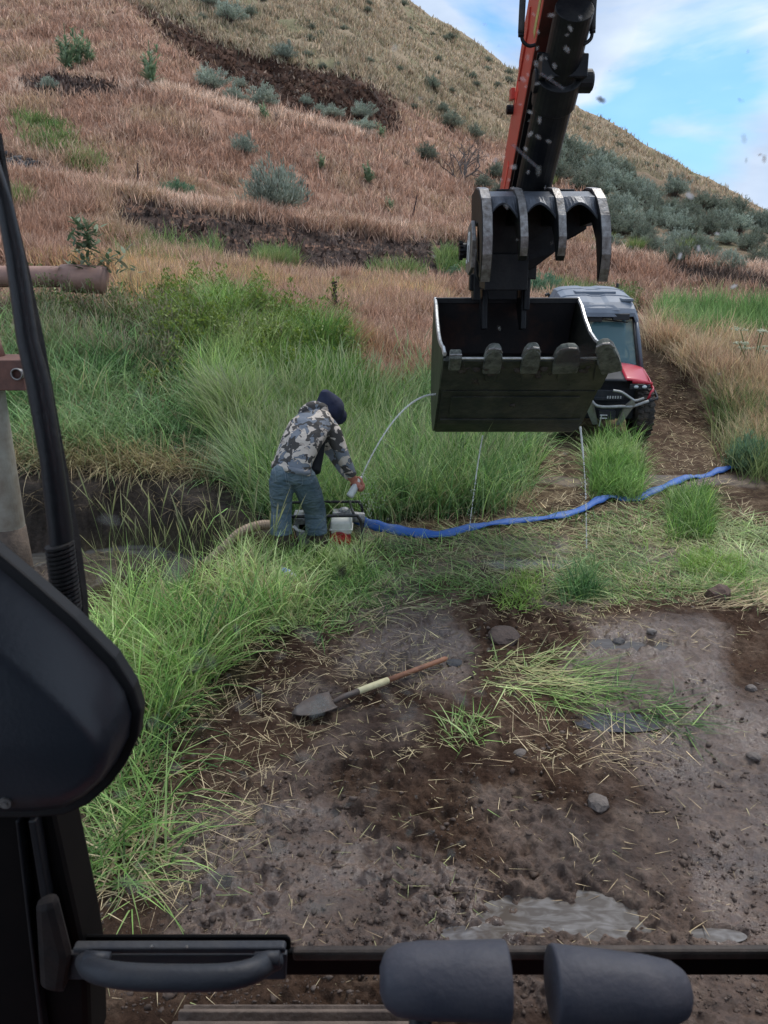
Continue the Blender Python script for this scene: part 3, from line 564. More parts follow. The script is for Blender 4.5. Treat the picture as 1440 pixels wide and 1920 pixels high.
# dry broken shrub twigs on the cut faces, rock chips on the scar
g = Grass()
for f in FACE[:3]: bed(g, f, 2600, (.1,.35), (.01,.02), [(.10,.07,.055),(.05,.04,.035),(.2,.14,.11)], lean=(0,1.4), curve=(-.5,.8), prof=BL3, seed=60, wmin=.0008)
bed(g, SCAR, 2600, (.08,.3), (.06,.16), [(.05,.028,.02),(.11,.065,.045),(.03,.018,.014),(.20,.14,.10)], lean=(.2,1.5), curve=(-.5,.8), prof=[1,.9,.5], seed=67, wmin=.0008)  # rock chips, built as short wide blades
for f in FACE[:1] + FACE[3:4]: bed(g, f, 1500, (.06,.2), (.05,.10), [(.06,.04,.035),(.12,.08,.065),(.03,.022,.02)], lean=(.2,1.5), curve=(-.5,.8), prof=[1,.9,.5], seed=68, wmin=.0008)
bed(g, [(-300,570),(420,575),(640,650),(640,740),(430,700),(0,680)], 3000, (.25,.6), (.006,.010), [(.16,.10,.075),(.26,.18,.13),(.09,.06,.045),(.34,.26,.19)], lean=(0,1.0), curve=(-.3,1.0), prof=BL3, seed=69, clump=.3, cs=.6, thr=.5)
tag(g.build('dead_weeds_and_chips', VMD), 'dark dead weed stems and rock chips on the crumbling bank faces', 'dead weeds', kind='stuff')

# leafy weeds on the slope: many small leaves on upright stems
def leafcloud(n, c0, rad, hgt, size, cols, up=.5, rngs=None):
    a = rng.uniform(0, 2 * np.pi, n); r = rad * np.sqrt(rng.random(n)); z = rng.random(n) ** .8
    prof = np.sin(np.clip(z, .05, .95) * np.pi) ** .6
    base = np.stack([c0[0] + np.cos(a) * r * prof, c0[1] + np.sin(a) * r * prof, c0[2] + z * hgt], -1)
    s = rng.uniform(.6, 1.3, n) * size
    return blades(base, s, s * .5, rng.uniform(-np.pi, np.pi, n), rng.uniform(.2, 1.5, n), rng.uniform(0, .8, n), [.3, 1, 0], pick(cols, n) * rng.uniform(.75, 1.2, n)[:, None], pick(cols, n))
g = Grass()
WEED = [(280,575),(420,575),(640,640),(660,680),(600,720),(430,700),(300,680)]
cnt = 0
while cnt < 190:
    a = np.array([rng.uniform(280, 660)]); b_ = np.array([rng.uniform(570, 760)])
    if not inpoly(a, b_, WEED)[0] and rng.random() > .12: continue
    X, Y, Z, ok = ground(a, b_); 
    g.add(*leafcloud(150, (X[0], Y[0], Z[0] - .05), rng.uniform(.15, .35), rng.uniform(.4, .8), .055, [(.10,.17,.03),(.18,.26,.045),(.26,.32,.06),(.07,.13,.03)])); cnt += 1
for q, n in (([(60,560),(260,560),(260,640),(60,640)],30), ([(1150,560),(1200,560),(1200,585),(1100,575)],10), ([(640,700),(700,700),(700,760),(640,760)],8)):
    for _ in range(n):
        a = np.array([rng.uniform(q[0][0], q[1][0])]); b_ = np.array([rng.uniform(q[0][1], q[2][1])]); X, Y, Z, ok = ground(a, b_)
        g.add(*leafcloud(130, (X[0], Y[0], Z[0] - .05), rng.uniform(.15, .35), rng.uniform(.3, .7), .05, [(.07,.11,.03),(.12,.18,.05),(.2,.22,.08)]))
tag(g.build('leafy_weeds', VM), 'yellow green leafy weeds covering the slope above the creek', 'weeds', kind='stuff')

# small clods and stones strewn in the mud
def clods():
    ico = bmesh.new(); bmesh.ops.create_icosphere(ico, subdivisions=1, radius=1); ico.verts.ensure_lookup_table()
    bv = np.array([v.co for v in ico.verts]); bt = np.array([[v.index for v in f.verts] for f in ico.faces]); ico.free()
    n = 13000; px = rng.uniform(150, 1500, n); py = rng.uniform(1120, 1900, n); X, Y, Z, ok = ground(px, py)
    c = fbm(X / .5, Y / .5, 3, 77); k = ok & (c > .36 + .16 * rng.random(len(c))) & (channel(X, Y) < .1)
    for x0, y0, rx, ry, d in PUDW: k &= (((X - x0) / rx) ** 2 + ((Y - y0) / ry) ** 2) > 1.1
    X, Y, Z = X[k], Y[k], Z[k]; n = len(X)
    dd = fbm(X / .16, Y / .16, 2, 78); s = np.clip(dd * 2.2, .5, 1.8)[:, None, None] * rng.lognormal(math.log(.0030), .6, n)[:, None, None] * rng.uniform(.6, 1.2, (n, 1, 3)) * np.array([1.2, 1.2, .8]); s = np.minimum(s, .020)
    V = bv[None] * s * rng.uniform(.35, 1.5, (n, len(bv), 3)) + np.stack([X, Y, Z], -1)[:, None]
    T = (bt[None] + (np.arange(n) * len(bv))[:, None, None]).reshape(-1, 3)
    cc = pick([(.045,.029,.021), (.08,.054,.04), (.06,.04,.03), (.12,.088,.07), (.05,.034,.026)], n)[:, None].repeat(len(bv), 1)
    m = veg_mat('clod_mat', 0, .7, 0)
    tag(raw_mesh('mud_clods', V.reshape(-1, 3), None, m, col=cc.reshape(-1, 3), tris=T, smooth=False), 'small brown mud clods and pebbles strewn on the churned ground', 'mud clods', kind='stuff')
clods()
# ------------------------------------------------------------------ materials for machines
def col_mat(name, rough=.8):
    m = bpy.data.materials.new(name); m.use_nodes = True; t = m.node_tree; b = t.nodes['Principled BSDF']; o = t.nodes['Material Output']
    a = N(t, 'ShaderNodeAttribute', attribute_name='Col'); al = N(t, 'ShaderNodeAttribute', attribute_name='alpha'); b.inputs['Roughness'].default_value = rough
    tr = N(t, 'ShaderNodeBsdfTransparent'); ms = N(t, 'ShaderNodeMixShader')
    tl = N(t, 'ShaderNodeBsdfTranslucent'); m2 = N(t, 'ShaderNodeMixShader'); m2.inputs[0].default_value = .6; t.links.new(a.outputs['Color'], tl.inputs[0]); t.links.new(b.outputs[0], m2.inputs[1]); t.links.new(tl.outputs[0], m2.inputs[2])
    t.links.new(a.outputs['Color'], b.inputs['Base Color']); t.links.new(al.outputs['Fac'], ms.inputs[0]); t.links.new(tr.outputs[0], ms.inputs[1]); t.links.new(m2.outputs[0], ms.inputs[2]); t.links.new(ms.outputs[0], o.inputs[0])
    return m
M_black = mat('black_steel', (.005, .006, .008), .45, 0, (.018, .018, .018), 5, .15, 60, spec=.22)
M_blackp = mat('black_plastic', (.012, .013, .016), .45, 0, (.018, .019, .022), 9, .08, 90)
M_frame = mat('cab_frame_paint', (.003, .003, .0035), .55, 0, (.006, .005, .005), 12, spec=.15)
M_orange = mat('orange_paint', (.52, .062, .040), .4, 0, (.42, .055, .035), 4, .05, 30, lo=.45, hi=.75)
M_under_shade = mat('shaded_orange_underside', (.10, .022, .016), .5, 0, (.04, .018, .014), 5, .1)  # orange paint darkened to red brown: underside shade put into the colour
M_worn = mat('worn_steel', (.30, .29, .28), .42, .5, (.10, .085, .075), 22, .3, 60, lo=.35, hi=.7)
M_bkt = mat('dark_olive_bucket_paint', (.020, .024, .020), .5, .1, (.085, .080, .062), 5.5, .35, 25, lo=.42, hi=.78, detail=10, spec=.35)
M_bkti = mat('rusty_bucket_inside', (.030, .028, .030), .5, .2, (.13, .06, .04), 2.2, .3, 30, lo=.5, hi=.8)
M_edge = mat('polished_edge', (.55, .56, .55), .35, .6, (.35, .34, .32), 30)
M_tooth = mat('muddy_tooth', (.14, .15, .125), .7, 0, (.04, .042, .036), 16, .6, 70)
M_rubber = mat('black_rubber', (.014, .014, .015), .7, 0, (.035, .03, .026), 20, .2, 80)
M_grip = mat('slate_grey_rubber_grip', (.055, .058, .078), .62, 0, (.080, .080, .098), 30, .12, 160)
M_handle = mat('dusty_grey_plastic', (.030, .033, .042), .55, 0, (.085, .075, .065), 5, .12, 120, lo=.5, hi=.85)
M_mud = mat('dried_mud', (.11, .08, .06), .85, 0, (.06, .045, .035), 12, .6, 60)
M_mudk = mat('dark_caked_mud', (.022, .018, .014), .8, 0, (.055, .042, .03), 18, .6, 60)
M_shoe = mat('muddy_track_steel', (.15, .11, .085), .75, .1, (.07, .05, .04), 9, .6, 50)
M_yellow = mat('faded_yellow_tape', (.50, .42, .10), .6, 0, (.32, .26, .09), 20)
M_white = mat('white_decal', (.72, .72, .70), .6)
# ------------------------------------------------------------------ EXCAVATOR
OX = Vector((0.6, -1.2, 0))
EX = empty('excavator', OX, 'orange and black excavator seen from its cab, muddy bucket with teeth hanging from the arm', 'excavator')
def ex(mb, name, m, parent=EX, **k): return mb.build(name, m, parent, org=OX, **k)
# --- bucket
XL, XR = .465, 1.760
lip = (6.24, 1.745); seam = (6.58, 1.46)
outer = [lip, seam, (7.06, 1.055), (7.22, .95), (7.38, .905), (7.55, .94), (7.70, 1.06), (7.78, 1.28), (7.77, 1.56), (7.68, 1.83), (7.52, 2.09)]
inner = [(6.255, 1.775), (7.02, 1.12), (7.22, .99), (7.40, .955), (7.55, 1.0), (7.66, 1.12), (7.73, 1.30), (7.72, 1.56), (7.63, 1.82), (7.485, 2.085)]
b = MB(); o_ = outer; n_ = len(o_)
b.grid([[(XL + .012, y, z) for y, z in outer], [(XR - .012, y, z) for y, z in outer]])
BK = ex(b, 'bucket', M_bkt, smooth=False, solid=.022, bevel=.004)
b = MB(); b.grid([[(XL + .03, y, z) for y, z in inner], [(XR - .03, y, z) for y, z in inner]])
ex(b, 'inner_lining', M_bkti, BK, smooth=True)
edge = [(7.52, 2.09), (7.36, 2.035), (7.18, 1.93), (6.98, 1.845), (6.78, 1.800), (6.55, 1.785), (6.36, 1.795), (6.225, 1.765)]
for x in (XL - .012, XR - .012):
    b = MB(); b.poly([(x, y, z) for y, z in outer + edge[1:-1]], (.024, 0, 0)); sp = ex(b, 'side_plate', M_bkt, BK, bevel=.004)
    b = MB(); b.tube([(x + .012, y, z + .006) for y, z in edge], .017, 6); ex(b, 'worn_rim', M_edge, sp)
d = Vector((0, seam[0] - lip[0], seam[1] - lip[1])).normalized(); nrm = Vector((0, d.z, -d.y))      # towards the operator
if nrm.y > 0: nrm = -nrm
def along(x, t, off=0): return Vector((x, lip[0], lip[1])) + d * t + nrm * off
b = MB(); b.poly([along(XL - .01, -.01, .012), along(XL - .01, .44, .012), along(XL - .01, .44, .034), along(XL - .01, -.01, .040)], (XR - XL + .02, 0, 0))
ce = ex(b, 'cutting_edge', M_bkt, BK, bevel=.004)
b = MB(); b.tube([along(XL + .07, -.018, .022), along(XR - .05, -.018, .022)], .010, 6); ex(b, 'worn_lip', M_edge, ce)
b = MB(); b.poly([along(XL + .02, .47, .011), along(XL + .02, .50, .011), along(XL + .02, .50, .028), along(XL + .02, .47, .028)], (XR - XL - .04, 0, 0))
b.poly([along(XL + .10, .58, .011), along(XL + .10, .94, .011), along(XL + .10, .94, .022), along(XL + .10, .58, .022)], (XR - XL - .22, 0, 0))
b.poly([along(XL + .03, .975, .008), along(XL + .03, 1.0, .008), along(XL + .03, 1.0, .026), along(XL + .03, .975, .026)], (XR - XL - .06, 0, 0))
ex(b, 'wear_strip', M_bkt, BK, bevel=.003)
b = MB()
for x in np.linspace(XL + .05, XR - .05, 40): b.box((-.012, -.006, -.006), (.010, .006, .006), Matrix.Translation(along(x, .455, .018)))
ex(b, 'weld_bead', M_black, BK)
b = MB(); b.box((XL, 7.475, 2.055), (XR, 7.545, 2.105)); ex(b, 'top_rim', M_black, BK, bevel=.006)
def tooth(xc, wid, ln, twist=0, stub=False):
    b = MB(); q = d.cross(Vector((1, 0, 0)))
    prof = [(-.5, .15), (-.52, .02), (-.47, -.06), (-.42, -ln * .62), (-.28, -ln * .92), (0, -ln), (.28, -ln * .94), (.43, -ln * .66), (.5, -.05), (.52, .03), (.5, .15)] if not stub else [(-.5, .1), (-.5, -.08), (.5, -.08), (.5, .1)]
    R_ = Matrix.Rotation(twist, 4, nrm)
    def pt(u, t, off): return along(xc, 0, 0) + (R_ @ (Vector((1, 0, 0)) * (u * wid) + d * t)) + nrm * off
    v1 = [b.bm.verts.new(pt(u, t, .062 if t > -.1 else .04)) for u, t in prof]; v2 = [b.bm.verts.new(pt(u * .96, t * .98, -.028 if t < .05 else .03)) for u, t in prof]
    b.bm.faces.new(v1); b.bm.faces.new(v2[::-1])
    for i in range(len(prof)): j = (i + 1) % len(prof); b.bm.faces.new((v1[i], v2[i], v2[j], v1[j]))
    o = ex(b, 'tooth' if not stub else 'tooth_adapter', M_tooth, BK, bevel=.014, bseg=3)
    b = MB(); b.tube([pt(prof[k][0] * .98, prof[k][1], .03) for k in ((3, 4, 5, 6, 7) if not stub else (1, 2))], .009, 6); ex(b, 'worn_tip', M_worn, o)
    return o
tooth(.545, .095, .1, 0, True)
for xc, wd, ln, tw in ((.835, .14, .17, .03), (1.125, .14, .18, .05), (1.40, .20, .17, .10), (1.725, .165, .25, .42)): tooth(xc, wd, ln, tw)
for xc in (.835, 1.125, 1.41, 1.70):
    b = MB(); b.poly([along(xc - .07, .02, .034), along(xc + .07, .02, .034), along(xc + .045, .27, .034), along(xc - .03, .27, .034)], nrm * .02); ex(b, 'tooth_base', M_bkt, BK, bevel=.006)
random.seed(31)
for xc, t_, wd in ((.62, .10, .10), (.86, .13, .13), (1.18, .12, .12), (1.34, .16, .07), (1.52, .09, .10), (.75, .30, .06), (1.1, .70, .05)):
    b = MB(); c_ = along(xc, t_, .036)
    for _ in range(9): b.ball(c_ + Vector((random.gauss(0, wd * .45), 0, 0)) + d * random.gauss(0, wd * .35), wd * random.uniform(.16, .34), 2, (1, .35, 1))
    ex(b, 'caked_mud', M_mudk, BK, remesh=.008, smo=2)
# bucket ears and coupler
for x in (.86, 1.20):
    b = MB(); b.poly([(x, 7.18, 1.86), (x, 7.30, 1.84), (x, 7.52, 2.02), (x, 7.60, 2.32), (x, 7.44, 2.42), (x, 7.30, 2.36), (x, 7.24, 2.12)], (.045, 0, 0)); ex(b, 'mounting_ear', M_black, BK, bevel=.008)
CP = MB(); CP.box((.905, 7.26, 2.10), (1.17, 7.60, 2.30)); CP.box((.80, 7.30, 2.28), (1.20, 7.62, 2.62)); CP.box((.90, 7.22, 2.24), (1.00, 7.30, 2.36)); CP.box((1.06, 7.20, 2.30), (1.15, 7.30, 2.40))
CP = ex(CP, 'quick_coupler', M_black, bevel=.012)
for z, y, x0, x1, r in ((2.24, 7.34, .76, 1.27, .05), (2.50, 7.46, .74, 1.26, .055)):
    b = MB(); b.cyl((x0, y, z), (x1, y, z), r); ex(b, 'pivot_pin', M_worn, CP, bevel=.006)
b = MB(); b.box((.775, 7.20, 2.10), (.835, 7.40, 2.52)); b.box((.745, 7.24, 2.18), (.785, 7.36, 2.32)); ex(b, 'coupler_cheek', M_black, CP, bevel=.01)
b = MB(); b.poly([(1.215, 7.18, 2.02), (1.215, 7.38, 2.02), (1.215, 7.42, 2.40), (1.215, 7.30, 2.44), (1.215, 7.2, 2.36)], (.05, 0, 0)); ex(b, 'coupler_cheek', M_black, CP, bevel=.01)
b = MB(); b.tube(smooth_path([(.82, 7.25, 2.55), (.78, 7.12, 2.48), (.80, 7.15, 2.3), (.9, 7.25, 2.2)]), .013, 8); b.tube(smooth_path([(1.1, 7.2, 2.5), (1.13, 7.12, 2.42), (1.08, 7.15, 2.3)]), .012, 8); ex(b, 'hydraulic_hose', M_rubber, CP, smooth=True)
# --- thumb: four tines, scalloped plate, dark back web
TX = [.722, .968, 1.240, 1.535]
rim = [(6.74, 2.93), (6.45, 2.965), (6.25, 2.945), (6.10, 2.875), (6.00, 2.76), (5.965, 2.62)]
b = MB(); b.poly([(.72, 6.60, 2.90), (1.56, 6.60, 2.90), (1.57, 6.60, 2.68), (1.49, 6.60, 2.63), (1.40, 6.62, 2.585), (1.33, 6.62, 2.50), (1.17, 6.66, 2.375), (.86, 6.68, 2.36), (.80, 6.68, 2.36), (.74, 6.66, 2.45)], (0, .06, 0))
b.box((.80, 6.62, 2.22), (1.14, 7.0, 2.50)); b.box((.80, 6.7, 2.3), (1.22, 7.25, 2.95))
TB = ex(b, 'thumb', M_black, bevel=.008)
def tine(x, wd, tip, big, lean=0):
    if big: P_ = rim + [(5.975, 2.50), (6.02, 2.40), (6.085, 2.31), (6.10, 2.33), (6.10, 2.46), (6.13, 2.60), (6.25, 2.72), (6.60, 2.70), (6.72, 2.70)]
    else: P_ = rim + [(5.985, 2.545), (6.02, 2.49), (6.06, 2.455), (6.08, 2.50), (6.12, 2.62), (6.25, 2.70), (6.60, 2.70), (6.72, 2.70)]
    def X_(z): return x + lean * (2.93 - z)
    b = MB(); A = [b.bm.verts.new((X_(z) - wd / 2, y, z)) for y, z in P_]; B = [b.bm.verts.new((X_(z) + wd / 2, y, z)) for y, z in P_]
    b.bm.faces.new(A); b.bm.faces.new(B[::-1])
    for i in range(len(P_)): j = (i + 1) % len(P_); b.bm.faces.new((A[i], A[j], B[j], B[i]))
    o = ex(b, 'tine', M_black, TB, bevel=.006)
    k = 9 if big else 8; q = P_[1:k]
    b = MB(); b.grid([[(X_(z) - wd * .42, y - .004, z + .004) for y, z in q], [(X_(z) + wd * .42, y - .004, z + .004) for y, z in q]]); ex(b, 'worn_edge', M_worn, o, solid=.006)
    return o
tine(TX[0], .078, 0, True, .02); tine(TX[1], .062, 0, False, .06); tine(TX[2], .062, 0, False, .05); tine(TX[3], .075, 0, True, .09)
M_blue = mat('blue_grey_worn_plate', (.085, .095, .115), .42, .25, (.045, .05, .06), 10, .2, 50)
b = MB(); nx = 36; rows = [[], [], [], []]
for i in range(nx + 1):
    x = TX[0] + (TX[3] - TX[0]) * i / nx
    k = max(j for j in range(4) if TX[j] <= x + 1e-6); k = min(k, 2); t = (x - TX[k]) / (TX[k + 1] - TX[k]); s = abs(2 * t - 1) ** 1.7
    zl = 2.845 - .13 * s; yl = 6.085 - .04 * s + .0
    rows[0].append((x, 6.62, 2.915)); rows[1].append((x, 6.30, 2.925)); rows[2].append((x, 6.15, 2.885)); rows[3].append((x, yl + .01, zl))
b.grid(rows); ex(b, 'scalloped_plate', M_blue, TB, solid=.022, bevel=.004)
b = MB(); b.poly([(.655, 6.28, 2.60), (.655, 6.42, 2.74), (.655, 6.62, 2.70), (.655, 6.78, 2.50), (.655, 6.74, 2.36), (.655, 6.55, 2.34), (.655, 6.33, 2.40)], (.03, 0, 0)); lg = ex(b, 'side_lug', M_worn, TB, bevel=.006)
b = MB()
for pts in ([(6.42,2.66),(6.45,2.66),(6.48,2.44),(6.45,2.44)], [(6.45,2.66),(6.54,2.65),(6.55,2.56),(6.46,2.56),(6.465,2.585),(6.525,2.585),(6.52,2.63),(6.45,2.635)], [(6.56,2.60),(6.585,2.60),(6.60,2.45),(6.66,2.45),(6.66,2.425),(6.58,2.425)]):
    b.poly([(.652, y, z) for y, z in pts], (-.004, 0, 0))
ex(b, 'white_lettering', M_white, lg)
b = MB(); b.cyl((.60, 6.72, 2.52), (.655, 6.72, 2.52), .06, 14)
for k in range(12): a = k * math.pi / 6; b.cyl((.598, 6.72 + .062 * math.cos(a), 2.52 + .062 * math.sin(a)), (.625, 6.72 + .062 * math.cos(a), 2.52 + .062 * math.sin(a)), .014, 6)
ex(b, 'pin_nut', M_black, TB)
# --- stick (arm) and thumb cylinder
A0, A1 = Vector((0, 7.22, 2.80)), Vector((0, 4.85, 4.86)); ax = (A1 - A0).normalized(); nb = Vector((0, ax.z, -ax.y))       # nb: away from cab side
if nb.y < 0: nb = -nb
def st(x, t, off): p = A0 + (A1 - A0) * t + nb * off; return (x, p.y, p.z)
SXL, SXR = 1.0, 1.335
stick_sec = [(-.06, .0, .30), (0, -.04, .34), (.12, -.02, .38), (.34, 0, .42), (.45, 0, .50), (.7, 0, .52), (.9, 0, .50), (1.0, 0, .40)]
b = MB(); b.poly([st(SXL, t, o) for t, o, _ in stick_sec] + [st(SXL, t, q) for t, _, q in stick_sec[::-1]], (SXR - SXL, 0, 0)); SK = ex(b, 'stick_arm', M_orange, bevel=.008)
b = MB(); b.poly([st(SXL + .004, t, o - .012) for t, o, _ in stick_sec] + [st(SXL + .004, t, o - .004) for t, o, _ in stick_sec[::-1]], (SXR - SXL - .008, 0, 0)); ex(b, 'underside_shade_sheet', M_under_shade, SK)  # thin sheet added over the orange, coloured as the stick's shaded underside
b = MB(); b.poly([st(SXL - .012, .33, .30), st(SXL - .012, .36, .40), st(SXL - .012, .46, .44), st(SXL - .012, .50, .36), st(SXL - .012, .46, .30)], (.014, 0, 0)); b.box((SXL - .03, 6.83, 3.62), (SXL, 6.93, 3.70)); ex(b, 'stick_bracket', M_orange, SK, bevel=.003)
b = MB(); b.cyl(st(SXL - .05, .235, .36), st(SXL + .02, .235, .36), .035, 12); ex(b, 'grease_fitting', M_black, SK)
M_red = mat('red_reflector', (.75, .05, .03), .3); b = MB(); b.poly([st(SXL - .004, .27, .28), st(SXL - .004, .27, .38), st(SXL - .004, .31, .38), st(SXL - .004, .31, .28)], (.006, 0, 0)); ex(b, 'red_reflector', M_red, SK); b = MB(); b.poly([st(SXL - .004, .04, .12), st(SXL - .004, .04, .18), st(SXL - .004, .13, .18), st(SXL - .004, .13, .12)], (.006, 0, 0)); ex(b, 'red_reflector', M_red, SK)
b = MB(); b.poly([st(SXL - .003, .50, .05), st(SXL - .003, .50, .12), st(SXL - .003, .72, .12), st(SXL - .003, .72, .05)], (.005, 0, 0)); ex(b, 'yellow_strip', M_yellow, SK)
TC = MB(); cx = 1.165
TC.tube([st(cx, .03, -.17), st(cx, .40, -.18), st(cx, .405, -.18), st(cx, .47, -.18), st(cx, .475, -.18), st(cx, .62, -.18)], [.135, .135, .152, .152, .12, .12], 28)
TC = ex(TC, 'thumb_cylinder', M_black, smooth=False, bevel=.004)
b = MB(); b.box((-.155, -.0, 0), (.155, .02, 1), Matrix(((1, 0, 0, cx - .0), (0, nb.y, ax.y * 1.45, st(0, .04, -.10)[1]), (0, nb.z, ax.z * 1.45, st(0, .04, -.10)[2]), (0, 0, 0, 1)))); ex(b, 'guard_plate', M_black, TC, bevel=.004)
b = MB(); b.cyl(st(1.0, .455, -.17), st(1.39, .455, -.17), .075, 20); b.cyl(st(1.36, .455, -.17), st(1.40, .455, -.17), .062, 20); b.box((1.02, 5.84, 3.60), (1.32, 6.10, 3.74)); ex(b, 'cylinder_clevis', M_black, TC, bevel=.008)
b = MB(); b.tube([st(cx, -.10, -.17), st(cx, .03, -.17)], .055, 20); b.tube([st(cx, .022, -.17), st(cx, .04, -.17)], .142, 24); ex(b, 'chrome_rod', M_worn, TC)
b = MB(); b.cyl((1.02, 6.86, 2.93), (1.34, 6.86, 2.93), .045, 18); b.box((1.03, 6.74, 2.84), (1.07, 6.96, 2.99)); b.box((1.28, 6.74, 2.84), (1.32, 6.96, 2.99)); b.box((.86, 6.62, 2.90), (1.46, 6.72, 2.97)); ex(b, 'rod_pin', M_black, TC, bevel=.006)
for px_, pts in ((0, [(982,-40),(979,20),(977,62),(981,78),(992,86),(1004,84)]), (1, [(1116,-40),(1112,20),(1111,55),(1108,72),(1096,82),(1080,85)])):
    b = MB(); b.tube(smooth_path([P(a, c, 5.72 - .0 * k) for k, (a, c) in enumerate(pts[:3])], 5), .020, 10); hs_ = ex(b, 'hydraulic_hose', M_rubber, TC, smooth=True)
    b = MB(); b.tube(smooth_path([P(a, c, 5.72) for a, c in pts[2:]], 6), .011, 10); b.cyl(P(*pts[2], 5.72), P(pts[2][0], pts[2][1] + 7, 5.72), .019, 10); ex(b, 'steel_elbow', M_black, hs_, smooth=True)
b = MB(); bp = [(5.05, 4.62), (4.75, 5.08), (3.2, 5.75), (1.6, 4.75), (.55, 2.2), (.25, 1.25), (-.15, 1.25), (.05, 2.4), (1.0, 4.9), (2.2, 6.05), (3.4, 6.45), (4.95, 5.45), (5.3, 4.85)]
b.poly([(1.0, y, z) for y, z in bp], (.34, 0, 0)); ex(b, 'boom', M_orange, bevel=.01)
# --- upper deck, track
b = MB(); b.box((-.60, -2.6, 1.0), (1.9, .62, 1.28)); b.box((-.6, -2.9, 1.28), (1.9, -1.2, 2.2)); ex(b, 'upper_deck', M_orange, bevel=.03)
b = MB(); b.box((-.40, -1.5, .16), (-.02, 1.2, .72)); b.cyl((-.44, 1.15, .48), (.02, 1.15, .48), .34, 24); TR = ex(b, 'track', M_shoe, bevel=.01)
loop = [(-1.6 + .192 * k, .90, 0.) for k in range(15)] + [(1.17 + .41 * math.sin(a), .49 + .41 * math.cos(a), a) for a in np.linspace(.1, 2.9, 8)]
for (y, z, a) in loop:
    b = MB(); Mx = Matrix.Translation((0, y, z)) @ Matrix.Rotation(-a, 4, 'X')
    b.box((-.49, -.088, -.012), (.10, .088, .006), Mx)
    for q in (-.07, -.005, .06): b.box((-.49, q - .007, .006), (.10, q + .009, .040), Mx)
    ex(b, 'track_shoe', M_shoe, TR, bevel=.003)
# --- cab
CB = MB(); CB.box((-.56, -1.0, 3.10), (.62, .86, 3.16)); CB.box((-.56, -1.0, 1.28), (.62, .55, 1.34)); CB.box((-.56, -1.02, 1.28), (.62, -.97, 3.1)); CB.box((.56, -1.0, 1.28), (.61, .72, 2.0)); CB.box((.56, .70, 1.9), (.61, .76, 3.12)); CB.box((-.56, -1.0, 1.28), (-.52, -.1, 3.12))
CB = ex(CB, 'cab', M_frame, bevel=.006)
def pxpoly(pts, Y, dy): return [P(a, c, Y) for a, c in pts], Vector((0, dy, 0))
b = MB(); q = pxpoly([(-260,1180),(20,1180),(100,1535),(150,1762),(165,1850),(170,2000),(-260,2000)], .74, .07); b.poly(*q); pl = ex(b, 'front_pillar', M_frame, CB, bevel=.008)
b = MB()
for pts in ([(28,1540),(34,1540),(88,1990),(80,1990)], [(52,1540),(66,1540),(120,1860),(104,1860)]): q = pxpoly(pts, .725, .02); b.poly(*q)
ex(b, 'pillar_trim', M_blackp, pl, bevel=.002)
b = MB(); q = pxpoly([(60,1700),(100,1690),(128,1800),(118,1870),(70,1860)], .70, .02); b.poly(*q); ex(b, 'rusty_hinge', mat('rusty_steel', (.018,.010,.008), .8, 0, (.006,.005,.005), 20, .4), pl, bevel=.01)
b = MB(); b.poly([P(-40, 1786, .75), P(1560, 1786, .75), P(1560, 1830, .75), P(-40, 1830, .75)], (0, .010, 0)); b.poly([P(120, 1757, .755), P(538, 1757, .755), P(545, 1764, .755), P(545, 1790, .755), P(120, 1790, .755)], (0, .006, 0))
b.poly([P(132, 1700, .755), P(137, 1735, .755), P(150, 1749, .755), P(128, 1752, .755), P(110, 1700, .755)], (0, .006, 0))
lf = ex(b, 'lower_window_frame', M_frame, CB, bevel=.003)
M_dust = mat('dusty_brown_seal', (.035, .026, .022), .7, 0, (.10, .075, .06), 14, .3)
b = MB(); b.poly([P(548, 1786, .742), P(1560, 1784, .742), P(1560, 1801, .742), P(548, 1804, .742)], (0, .012, 0)); ex(b, 'window_seal', M_dust, lf, bevel=.004)
# grab handle
b = MB(); b.poly([P(136, 1779, .70), P(532, 1778, .70), P(536, 1784, .70), P(534, 1789, .70), P(136, 1789, .70)], (0, .012, 0)); b.poly([P(122, 1790, .714), P(538, 1790, .714), P(536, 1838, .714), P(122, 1838, .714)], (0, .008, 0)); gh = ex(b, 'grab_handle', M_handle, CB, bevel=.004)
b = MB(); hp = smooth_path([P(160, 1800, .70), P(172, 1816, .68), P(205, 1826, .665), P(260, 1832, .66), P(340, 1834, .658), P(420, 1832, .66), P(470, 1822, .67), P(500, 1806, .69), P(520, 1798, .70)], 6)
nn = len(hp); hw = [.0115 + .0022 * math.sin(math.pi * k / (nn - 1)) for k in range(nn)]
b.tube(hp, hw, 18, up=(0, .2, 1)); b.tube([P(158, 1797, .69), P(205, 1800, .69)], .0085, 12); b.tube([P(478, 1800, .69), P(524, 1797, .69)], .0085, 12); ex(b, 'handle_bar', M_handle, gh, smooth=True)
b = MB()
for a, c in ((284, 1775), (350, 1776)): b.ball(P(a, c, .698), .0022, 1)
ex(b, 'rivet', M_worn, gh)
# travel lever grips
for side, pts in ((0, [(712,1836),(722,1836),(745,1836),(790,1837),(870,1838),(952,1840)]), (1, [(1290,1866),(1278,1864),(1258,1860),(1210,1856),(1130,1850),(1034,1846)])):
    rr = [.012, .026, .0335, .0365, .0375, .0395] if side == 0 else [.012, .024, .030, .0335, .0355, .0390]
    Yg = .560
    b = MB(); C0 = [P(a, c, Yg) for a, c in pts]; b.tube(C0, [r * .92 for r in rr], 36, sy=[r * .82 for r in rr], up=(0, 0, 1)); tl = ex(b, 'travel_lever', M_grip, smooth=True, bevel=.003)
    b = MB(); e = P(*pts[3], Yg); b.tube([e, e + Vector((0.0, .0, -.16)), e + Vector((0, -.03, -.62))], .011, 12); ex(b, 'lever_stem', M_blackp, tl, smooth=True)
